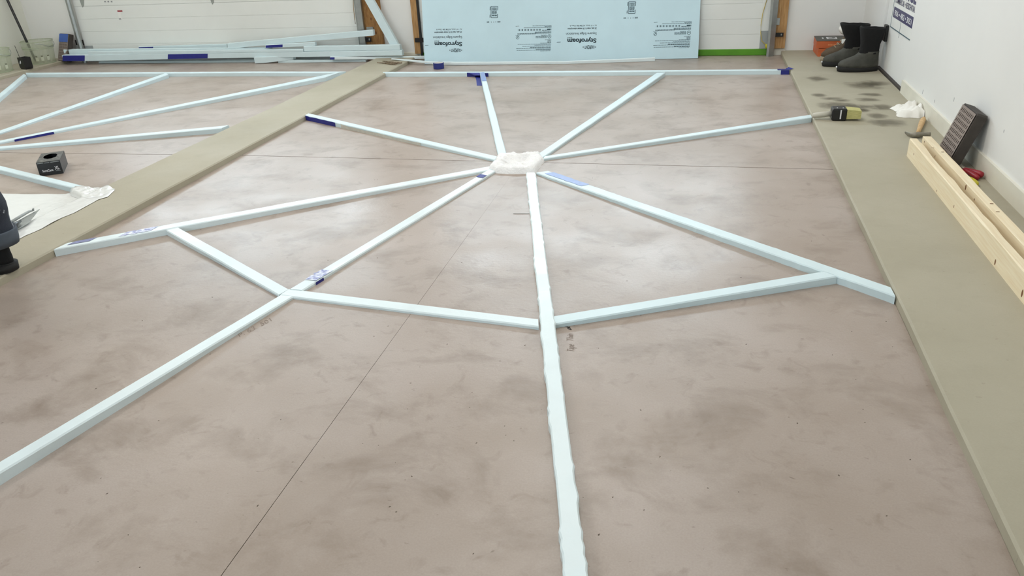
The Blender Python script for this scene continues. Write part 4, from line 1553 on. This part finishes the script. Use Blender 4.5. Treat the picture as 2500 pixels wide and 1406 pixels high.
m.tube([q0, lerp(q0, q1, .5), q1, q1 + (q1 - q0) * .35], .0125, 12)
for p in m.v: p.x = max(p.x, XL + .004)
m.build('rod', M_black, None, smooth=True, label='black rod handle standing in the bucket at the left wall', cat='rod')
# black open box with a beaded cord
c = V((-6.545, 6.655, ZC))
t = empty('black_holder', (c.x, c.y, ZC), math.radians(-20), 'small black open box with a beaded cord between the clear buckets', 'holder')
m = MB()
w_, d_, h_ = .05, .04, .125
rs = [[V((sx_ * w_ * k, sy_ * d_ * k, z + (zt_ if sx_ < 0 else 0))) for sx_, sy_ in ((-1, -1), (1, -1), (1, 1), (-1, 1))] for k, z, zt_ in ((.86, 0, 0), (1, .02, 0), (1, h_ * .9, -.0), (.86, h_ * .9, 0), (.80, h_ * .3, 0))]
m.rings(rs)
m.build('case', M_black, t, local=True)
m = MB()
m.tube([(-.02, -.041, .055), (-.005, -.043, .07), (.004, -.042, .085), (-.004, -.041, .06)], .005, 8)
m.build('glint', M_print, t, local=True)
m = MB()
for i in range(12):
    p = V((-.052 - i * .0022, -.012, h_ * .82 + i * .0105))
    m.lathe([(.001, -.004), (.004, 0), (.001, .004)], p, 8)
m.tube([(-.052, -.012, h_ * .8), (-.078, -.012, h_ * .82 + .12)], .0014, 6)
m.build('cord', M_black, t, local=True, smooth=True)

# ------------------------------------------------------------------ glove box
r0, r1, r2 = P(98, 431), P(155.5, 423), P(60.5, 417.6)
ux = (r1 - r0).normalized()
uy = V((-ux.y, ux.x, 0))
Lx, Ly, Hg = (r1 - r0).length, .215, .078
rot = Matrix((ux, uy, V((0, 0, 1)))).transposed()
t = empty('glove_box', r0, 0, 'open black glove box marked XL on the left bay floor', 'box', rot=rot)
m = MB()
tt = .002
m.box((0, 0, 0), (Lx, Ly, tt))
m.box((0, 0, tt), (Lx, tt, Hg))
m.box((0, Ly - tt, tt), (Lx, Ly, Hg))
m.box((0, tt, tt), (tt, Ly - tt, Hg))
m.box((Lx - tt, tt, tt), (Lx, Ly - tt, Hg))
m.build('carton', M_glove, t, local=True)
n = 24
m = MB()
outer, inner = [], []
for k in range(n):
    q = 2 * math.pi * k / n
    cx_, sy_ = math.cos(q), math.sin(q)
    mx_ = max(abs(cx_), abs(sy_))
    outer.append(V((Lx / 2 + Lx / 2 * cx_ / mx_, Ly / 2 + Ly / 2 * sy_ / mx_, Hg + .001)))
    inner.append(V((Lx / 2 + Lx * .30 * cx_ * (1 + .1 * nz(k, 3)), Ly * .54 + Ly * .27 * sy_ * (1 + .1 * nz(k, 8)), Hg + .002 + .004 * nz(k * .8, 1))))
m.rings([outer, inner], False, False)
m.build('top_panel', M_glovet, t, local=True)
def gface(m, s, x0, x1, z, h, bold=0.0):
    a, e = wm(t) @ V((x0, -.0008, z)), wm(t) @ V((x1, -.0008, z))
    fit_text(m, s, a, e, V((0, 0, h)), bold)
m = MB()
gface(m, 'SureCare', Lx * .16, Lx * .62, .022, .013, .02)
m.build('lettering', M_print, t)
m = MB()
gface(m, 'XL', Lx * .70, Lx * .90, .027, .020, .015)
m.build('lettering', M_print, t)
for x0, x1, z0, z1 in ((.72, .92, .019, .0215), (.03, .30, .072, .0745), (.34, .55, .071, .0735), (.6, .96, .071, .074)):
    m = MB()
    m.box((Lx * x0, -.0008, z0), (Lx * x1, -.0002, z1))
    m.build('print', M_grey, t, local=True)
for y0_, y1_, z0, z1 in ((.03, .05, .02, .05), (.07, .10, .022, .036), (.11, .15, .026, .036)):
    m = MB()
    m.box((-.0008, y0_, z0), (-.0002, y1_, z1))
    m.build('print', M_grey, t, local=True)

# ------------------------------------------------------------------ glossy white film over the left edge of the middle curb
edge = [(-70, 470), (18, 472.5), (60, 473.5), (110, 473), (160, 473.5), (185, 468), (215, 459), (240, 457), (262, 461), (280, 463), (262, 480), (240, 486), (215, 500), (182, 518), (152, 530), (100, 558), (60, 575), (20, 598), (-20, 620), (-70, 640)]
pe = []
for px, py in edge:
    p = P(px, py, 0.004)
    if p.x > -3.0: p = P(px, py, ZC + .004)
    pe.append(p)
cf = P(95, 515, .02)
n_a, n_r = 140, 30
def pol(u):
    u = (u % 1.0) * len(pe)
    i = int(u)
    return lerp(pe[i % len(pe)], pe[(i + 1) % len(pe)], u - i)
def zfilm(x, y):
    s_ = min(1, max(0, (x + 3.03) / .05))
    s_ = s_ * s_ * (3 - 2 * s_)
    st_ = 1 if x > -3.2 else .3
    return .003 + s_ * ZC + (abs(nz(x * 9, y * 7, 2)) * .0035 + abs(nz(x * 40, y * 30, 5)) * .0015) * st_
vs = []
for k in range(n_a):
    e = pol(k / n_a)
    for r_i in range(n_r + 1):
        p = lerp(e, cf, r_i / n_r)
        vs.append(V((p.x, p.y, zfilm(p.x, p.y) * (1 if r_i else .96))))
fs = []
for k in range(n_a):
    k2 = (k + 1) % n_a
    for r_i in range(n_r):
        fs.append((k * (n_r + 1) + r_i, k2 * (n_r + 1) + r_i, k2 * (n_r + 1) + r_i + 1, k * (n_r + 1) + r_i + 1))
m = MB()
m.add(vs, fs)
film = m.build('plastic_film', M_film, None, smooth=True, label="glossy white plastic film over the curb edge beside the person's leg", cat='film')
ff = [(176, 452), (196, 451), (225, 456), (250, 459.5), (281, 462), (262, 473), (240, 482), (215, 486), (196, 480), (182, 470), (168, 464), (166, 457)]
pf = [P(x, y, .034) for x, y in ff]
cf2 = P(222, 466, .037)
rs = []
for k in range(96):
    u = k / 96 * len(pf)
    i = int(u)
    e = lerp(pf[i], pf[(i + 1) % len(pf)], u - i)
    row = []
    for r_i in range(13):
        p = lerp(e, cf2, r_i / 12)
        p.z = .0345 + abs(nz(p.x * 22, p.y * 16, 3)) * .009 + abs(nz(p.x * 50, p.y * 40, 8)) * .004 + .001 * min(1, r_i)
        if r_i < 3: p.z = lerp(zfilm(p.x, p.y) + .0006, p.z, (0, .55, .9)[r_i])
        row.append(p)
    rs.append(row)
m = MB()
m.add([p for r in rs for p in r], [(k * 13 + j, ((k + 1) % 96) * 13 + j, ((k + 1) % 96) * 13 + j + 1, k * 13 + j + 1) for k in range(96) for j in range(12)])
m.build('film_fold', M_film, film, smooth=True)

# trowel lying on the film
t0 = P(58, 535, ZC)
t = empty('trowel', P(60, 540, ZC + .01), 0, 'steel finishing trowel on white film beside the dark trouser leg', 'trowel')
za = ZC + .018
q = [P(20, 553, za), P(97, 511, za), P(70, 545, za - .006), P(28, 568, za - .006)]
m = MB()
m.rings([q, [p + V((0, 0, .0022)) for p in q]])
m.build('blade', M_steel, t)
m = MB()
zs = za + .012
m.tube([P(22, 545, zs), P(50, 528, zs), P(70, 516.5, zs), P(82, 513, zs - .004)], [.007, .007, .006, .004], 8)
m.build('spine', M_grey, t, smooth=True)
m = MB()
m.tube([P(80, 513, zs - .004), P(81.5, 509.5, zs + .006)], .004, 8)
m.build('stud', M_grey, t, smooth=True)
m = MB()
m.tube([P(18, 560, zs), P(36, 550, zs), P(50, 539, zs)], [.014, .013, .005], 10)
m.build('handle', M_black, t, smooth=True)

# ------------------------------------------------------------------ the person at the left edge (only a lower leg is in the frame)
FX, FY = -2.600, 2.285                 # heel of the boot that shows
pr = empty('person', (FX - .12, FY - .16, ZC), 0, 'person in paint-spattered dark jeans and black boots, lower leg at the left edge', 'person')
def limb_tube(m, pts, rad, n=22, wr_=0.0, seed=0):
    rs = []
    for i, (p, r) in enumerate(zip(pts, rad)):
        p = V(p)
        row = []
        for k in range(n):
            q = 2 * math.pi * k / n
            d = V((math.cos(q), math.sin(q), 0))
            f = 1 + wr_ * nz(d.x * 1.4 + seed, d.y * 1.4, p.z * 13)
            row.append(p + V((d.x * r[0] * f, d.y * r[1] * f, 0)))
        rs.append(row)
    m.rings(rs)
feet = ((FX, FY, 0.0), (FX - .07, FY - .30, math.radians(7)))
for i, (hx, hy, rz) in enumerate(feet):
    b_ = MB()
    Rz = Matrix.Translation((hx, hy, ZC)) @ Matrix.Rotation(rz, 4, 'Z')
    L_, HW_ = .30, .054
    m = MB()
    m.rings(slices([(0, 0, -.085, HW_ * .9, 0), (.03, .004, -.088, HW_ * .92, 0)]))
    m.rings(slices([(0, -.13, -L_, HW_ * .98, .002), (.026, -.125, -L_ - .003, HW_ * 1.0, .006), (.03, -.12, -L_, HW_ * .97, .006)]))
    m.rings(slices([(.022, .002, -L_, HW_ * .97, .006), (.036, .003, -L_, HW_ * .98, .006)]))
    m.v = [Rz @ p for p in m.v]
    bt_ = m.build('boot', M_sole, pr, smooth=True)
    m = MB()
    m.rings(slices([(.030, -.002, -L_ + .004, HW_ * .93, .004), (.055, .0, -L_ + .004, HW_ * .95, .004), (.078, -.002, -L_ + .02, HW_ * .9, 0), (.095, -.004, -L_ + .07, HW_ * .9, 0), (.115, -.008, -.185, HW_ * .95, 0), (.15, -.012, -.17, HW_ * 1.0, 0), (.20, -.014, -.165, HW_ * 1.05, 0)]))
    m.v = [Rz @ p for p in m.v]
    m.build('boot_upper', M_bootdk, bt_, smooth=True)
# trousers: two legs and hips
an = [(hx - .068, hy) for hx, hy, _ in feet]
hipc = (FX - .16, FY - .15)
m = MB()
for i, (ax, ay) in enumerate(an):
    hy_ = hipc[1] + (.085 if i == 0 else -.085)
    pts, rad = [], []
    for k in range(34):
        s_ = k / 33
        z = ZC + .125 + s_ * .78
        x = lerp(ax, hipc[0], max(0, s_ - .3) / .7) - .03 * math.sin(max(0, s_ - .2) / .8 * math.pi)
        y = lerp(ay, hy_, s_)
        r = lerp(.090, .106, min(1, s_ / .45)) if s_ < .45 else lerp(.106, .108, (s_ - .45) / .55)
        r += .004 * math.sin(k * 1.3) * (1 - s_)
        pts.append((x, y, z))
        rad.append((r * 1.04, r))
    limb_tube(m, pts, rad, 26, .07, i * 5)
limb_tube(m, [(hipc[0], hipc[1], ZC + z) for z in (.80, .84, .90, .96, 1.02, 1.05)], [(.08, .13), (.115, .17), (.125, .18), (.12, .175), (.11, .165), (.105, .16)], 30, .02)
m.build('trousers', M_jean, pr, smooth=True)
for i, (ax, ay) in enumerate(an):
    m = MB()
    pts = [(ax + .002, ay, ZC + z) for z in (.112, .108, .130, .165, .171, .155)]
    limb_tube(m, pts, [(.088, .084), (.095, .091), (.100, .096), (.104, .100), (.101, .098), (.088, .086)], 26, .05, i)
    m.build('cuff', M_cuff, pr, smooth=True)
# one continuous body under the clothes, from a skinned skeleton
import bmesh
verts = [(hipc[0], hipc[1], 1.0)]
rad = [.11]
edges = []
def chain(start, pts):
    i = start
    for (x, y, z, r) in pts:
        verts.append((x, y, z))
        rad.append(r)
        edges.append((i, len(verts) - 1))
        i = len(verts) - 1
    return i
hx_, hy_ = hipc
for i, (ax, ay) in enumerate(an):
    s_ = 1 if i == 0 else -1
    chain(0, [(hx_, hy_ + .085 * s_, .93, .085), (lerp(hx_, ax, .5) - .03, lerp(hy_ + .085 * s_, ay, .5), .52, .055), (ax, ay, .17, .042), (ax - .01, ay, .10, .045), (ax - .14, ay, .075, .035)])
ch = chain(0, [(hx_ - .01, hy_, 1.15, .105), (hx_ - .03, hy_, 1.32, .12), (hx_ - .04, hy_, 1.45, .085)])
hd = chain(ch, [(hx_ - .05, hy_, 1.53, .05), (hx_ - .065, hy_, 1.60, .066), (hx_ - .08, hy_, 1.68, .085), (hx_ - .078, hy_, 1.75, .07)])
hands = []
for s_ in (1, -1):
    wv = chain(ch, [(hx_ - .04, hy_ + .17 * s_, 1.44, .055), (hx_ - .06, hy_ + .215 * s_, 1.17, .042), (hx_ - .20, hy_ + .19 * s_, .98, .029), (hx_ - .25, hy_ + .185 * s_, .94, .030), (hx_ - .29, hy_ + .18 * s_, .905, .028)])
    px_, py_, pz_ = verts[wv]
    for j, ln in enumerate((.062, .072, .068, .055)):
        oy = (j - 1.5) * .019
        chain(wv, [(px_ - .022, py_ + oy, pz_ - .018, .0095), (px_ - .022 - ln * .45, py_ + oy * 1.1, pz_ - .03 - ln * .35, .0085), (px_ - .018 - ln * .55, py_ + oy * 1.1, pz_ - .03 - ln * .95, .0072)])
    chain(wv - 1, [(px_ + .025, py_ - .036 * s_, pz_ + .005, .011), (px_ - .005, py_ - .056 * s_, pz_ - .02, .0095), (px_ - .03, py_ - .058 * s_, pz_ - .045, .008)])
    hands.append((px_, py_, pz_))
me = bpy.data.meshes.new('body')
me.from_pydata([(x, y, z) for x, y, z in verts], edges, [])
bo = bpy.data.objects.new('body', me)
COL.objects.link(bo)
bo.parent = pr
bo.location = -V(pr.location)
sm = bo.modifiers.new('skin', 'SKIN')
for i, r in enumerate(rad):
    me.skin_vertices[0].data[i].radius = (r, r)
me.skin_vertices[0].data[0].use_root = True
sm.use_smooth_shade = True
bo.modifiers.new('sub', 'SUBSURF').levels = 1
bo.modifiers['sub'].render_levels = 1
me.materials.append(M_skin)
# shirt
m = MB()
limb_tube(m, [(hx_ - x, hy_, z) for x, z in ((.0, .98), (.0, 1.08), (.015, 1.2), (.03, 1.32), (.035, 1.42), (.045, 1.49), (.05, 1.52))], [(.125, .185), (.135, .185), (.14, .19), (.145, .205), (.13, .19), (.085, .11), (.065, .07)], 30, .03)
sho = m.build('shirt', M_shirt, pr, smooth=True)
for s_ in (1, -1):
    a0, a1, a2 = V((hx_ - .04, hy_ + .15 * s_, 1.44)), V((hx_ - .06, hy_ + .215 * s_, 1.17)), V((hx_ - .185, hy_ + .192 * s_, 1.0))
    m = MB()
    m.tube([V((hx_ - .045, hy_ + .04 * s_, 1.485)), V((hx_ - .043, hy_ + .10 * s_, 1.470)), a0 + V((0, .012 * s_, 0)), lerp(a0, a1, .4), a1, lerp(a1, a2, .5), a2], [.055, .072, .080, .070, .06, .052, .042], 18)
    m.build('sleeve', M_shirt, sho, smooth=True)
# face and hair
fc = V((hx_ - .08, hy_, 1.70))
m = MB()
rs = []
for i in range(7):
    q = i / 6 * math.pi / 2
    rs.append([fc + V((.012 + .108 * math.cos(k / 22 * 6.2832) * math.cos(q), .092 * math.sin(k / 22 * 6.2832) * math.cos(q), .022 + (.115) * math.sin(q) + (.03 if math.cos(k / 22 * 6.2832) < -.3 else -.05 * (1 - i / 6)) * (1 - i / 6))) for k in range(22)])
m.rings(rs)
m.build('hair', M_hair, pr, smooth=True)
for s_ in (1, -1):
    m = MB()
    m.lathe([(.002, -.010), (.009, -.006), (.0115, 0), (.009, .006), (.002, .010)], (fc.x - .082, fc.y + .032 * s_, fc.z + .0), 12)
    e_ = m.build('eye', M_white, pr, smooth=True)
    m = MB()
    m.lathe([(.001, -.005), (.005, 0), (.001, .005)], (fc.x - .0925, fc.y + .032 * s_, fc.z), 10)
    m.build('pupil', M_black, e_, smooth=True)
    m = MB()
    m.lathe([(.004, -.03), (.013, -.018), (.016, .006), (.012, .026), (.003, .032)], (fc.x + .012, fc.y + .086 * s_, fc.z - .012), 12)
    m.build('ear', M_skin, pr, smooth=True)
m = MB()
m.tube([fc + V((-.086, 0, .012)), fc + V((-.100, 0, -.018)), fc + V((-.109, 0, -.036)), fc + V((-.088, 0, -.044))], [.007, .011, .014, .007], 10)
m.build('nose', M_skin, pr, smooth=True)
m = MB()
m.tube([fc + V((-.080, -.024, -.072)), fc + V((-.090, 0, -.070)), fc + V((-.080, .024, -.072))], [.003, .006, .003], 8)
m.build('mouth', mat('lips', (170, 104, 96), .5), pr, smooth=True)

# ------------------------------------------------------------------ pencil notes on the slab, specks
def floor_text(s, a, e, uppx, mt, bold=0.0, nm='pencil_note'):
    A_, E_, U_ = P(*a, .0006), P(*e, .0006), P(*uppx, .0006)
    m = MB()
    fit_text(m, s, A_, E_, U_ - A_, bold)
    return m.build(nm, mt, fl)
floor_text('Tape', (1402, 859), (1402, 841), (1384, 856), M_pencil)
floor_text('Thin', (1399.5, 833), (1399.5, 815), (1383, 831), M_pencil)
floor_text('ok', (1396, 806), (1391, 797), (1381, 802), M_marker, .03)
floor_text('P. 63  501', (585, 823), (664, 783), (580, 815), M_pencil)
m = MB()
a, e = P(1253, 521, .0025), P(1292, 521, .0025)
m.tube([a, e], .0013, 6)
m.build('nail', M_hamm, None, label='thin nail on the floor beside the straight near strip', cat='nail')
m = MB()
rr = random.Random(12)
cnt = 0
while cnt < 110:
    px, py = rr.uniform(150, 2250), rr.uniform(215, 1400)
    p = P(px, py, 0)
    if not (-2.55 < p.x < .62): continue
    s_ = rr.uniform(.0008, .0021)
    l_ = s_ * rr.uniform(1, 2.4)
    q = rr.uniform(0, 3.1)
    u, v_ = V((math.cos(q), math.sin(q), 0)), V((-math.sin(q), math.cos(q), 0))
    m.add([p + u * l_, p + v_ * s_, p - u * l_, p - v_ * s_, p + V((0, 0, s_ * .7))], [(0, 1, 4), (1, 2, 4), (2, 3, 4), (3, 0, 4), (3, 2, 1, 0)])
    cnt += 1
m.build('crumbs', M_speck, None, label='scattered tiny dark crumbs on the floor', cat='crumbs', kind='stuff')
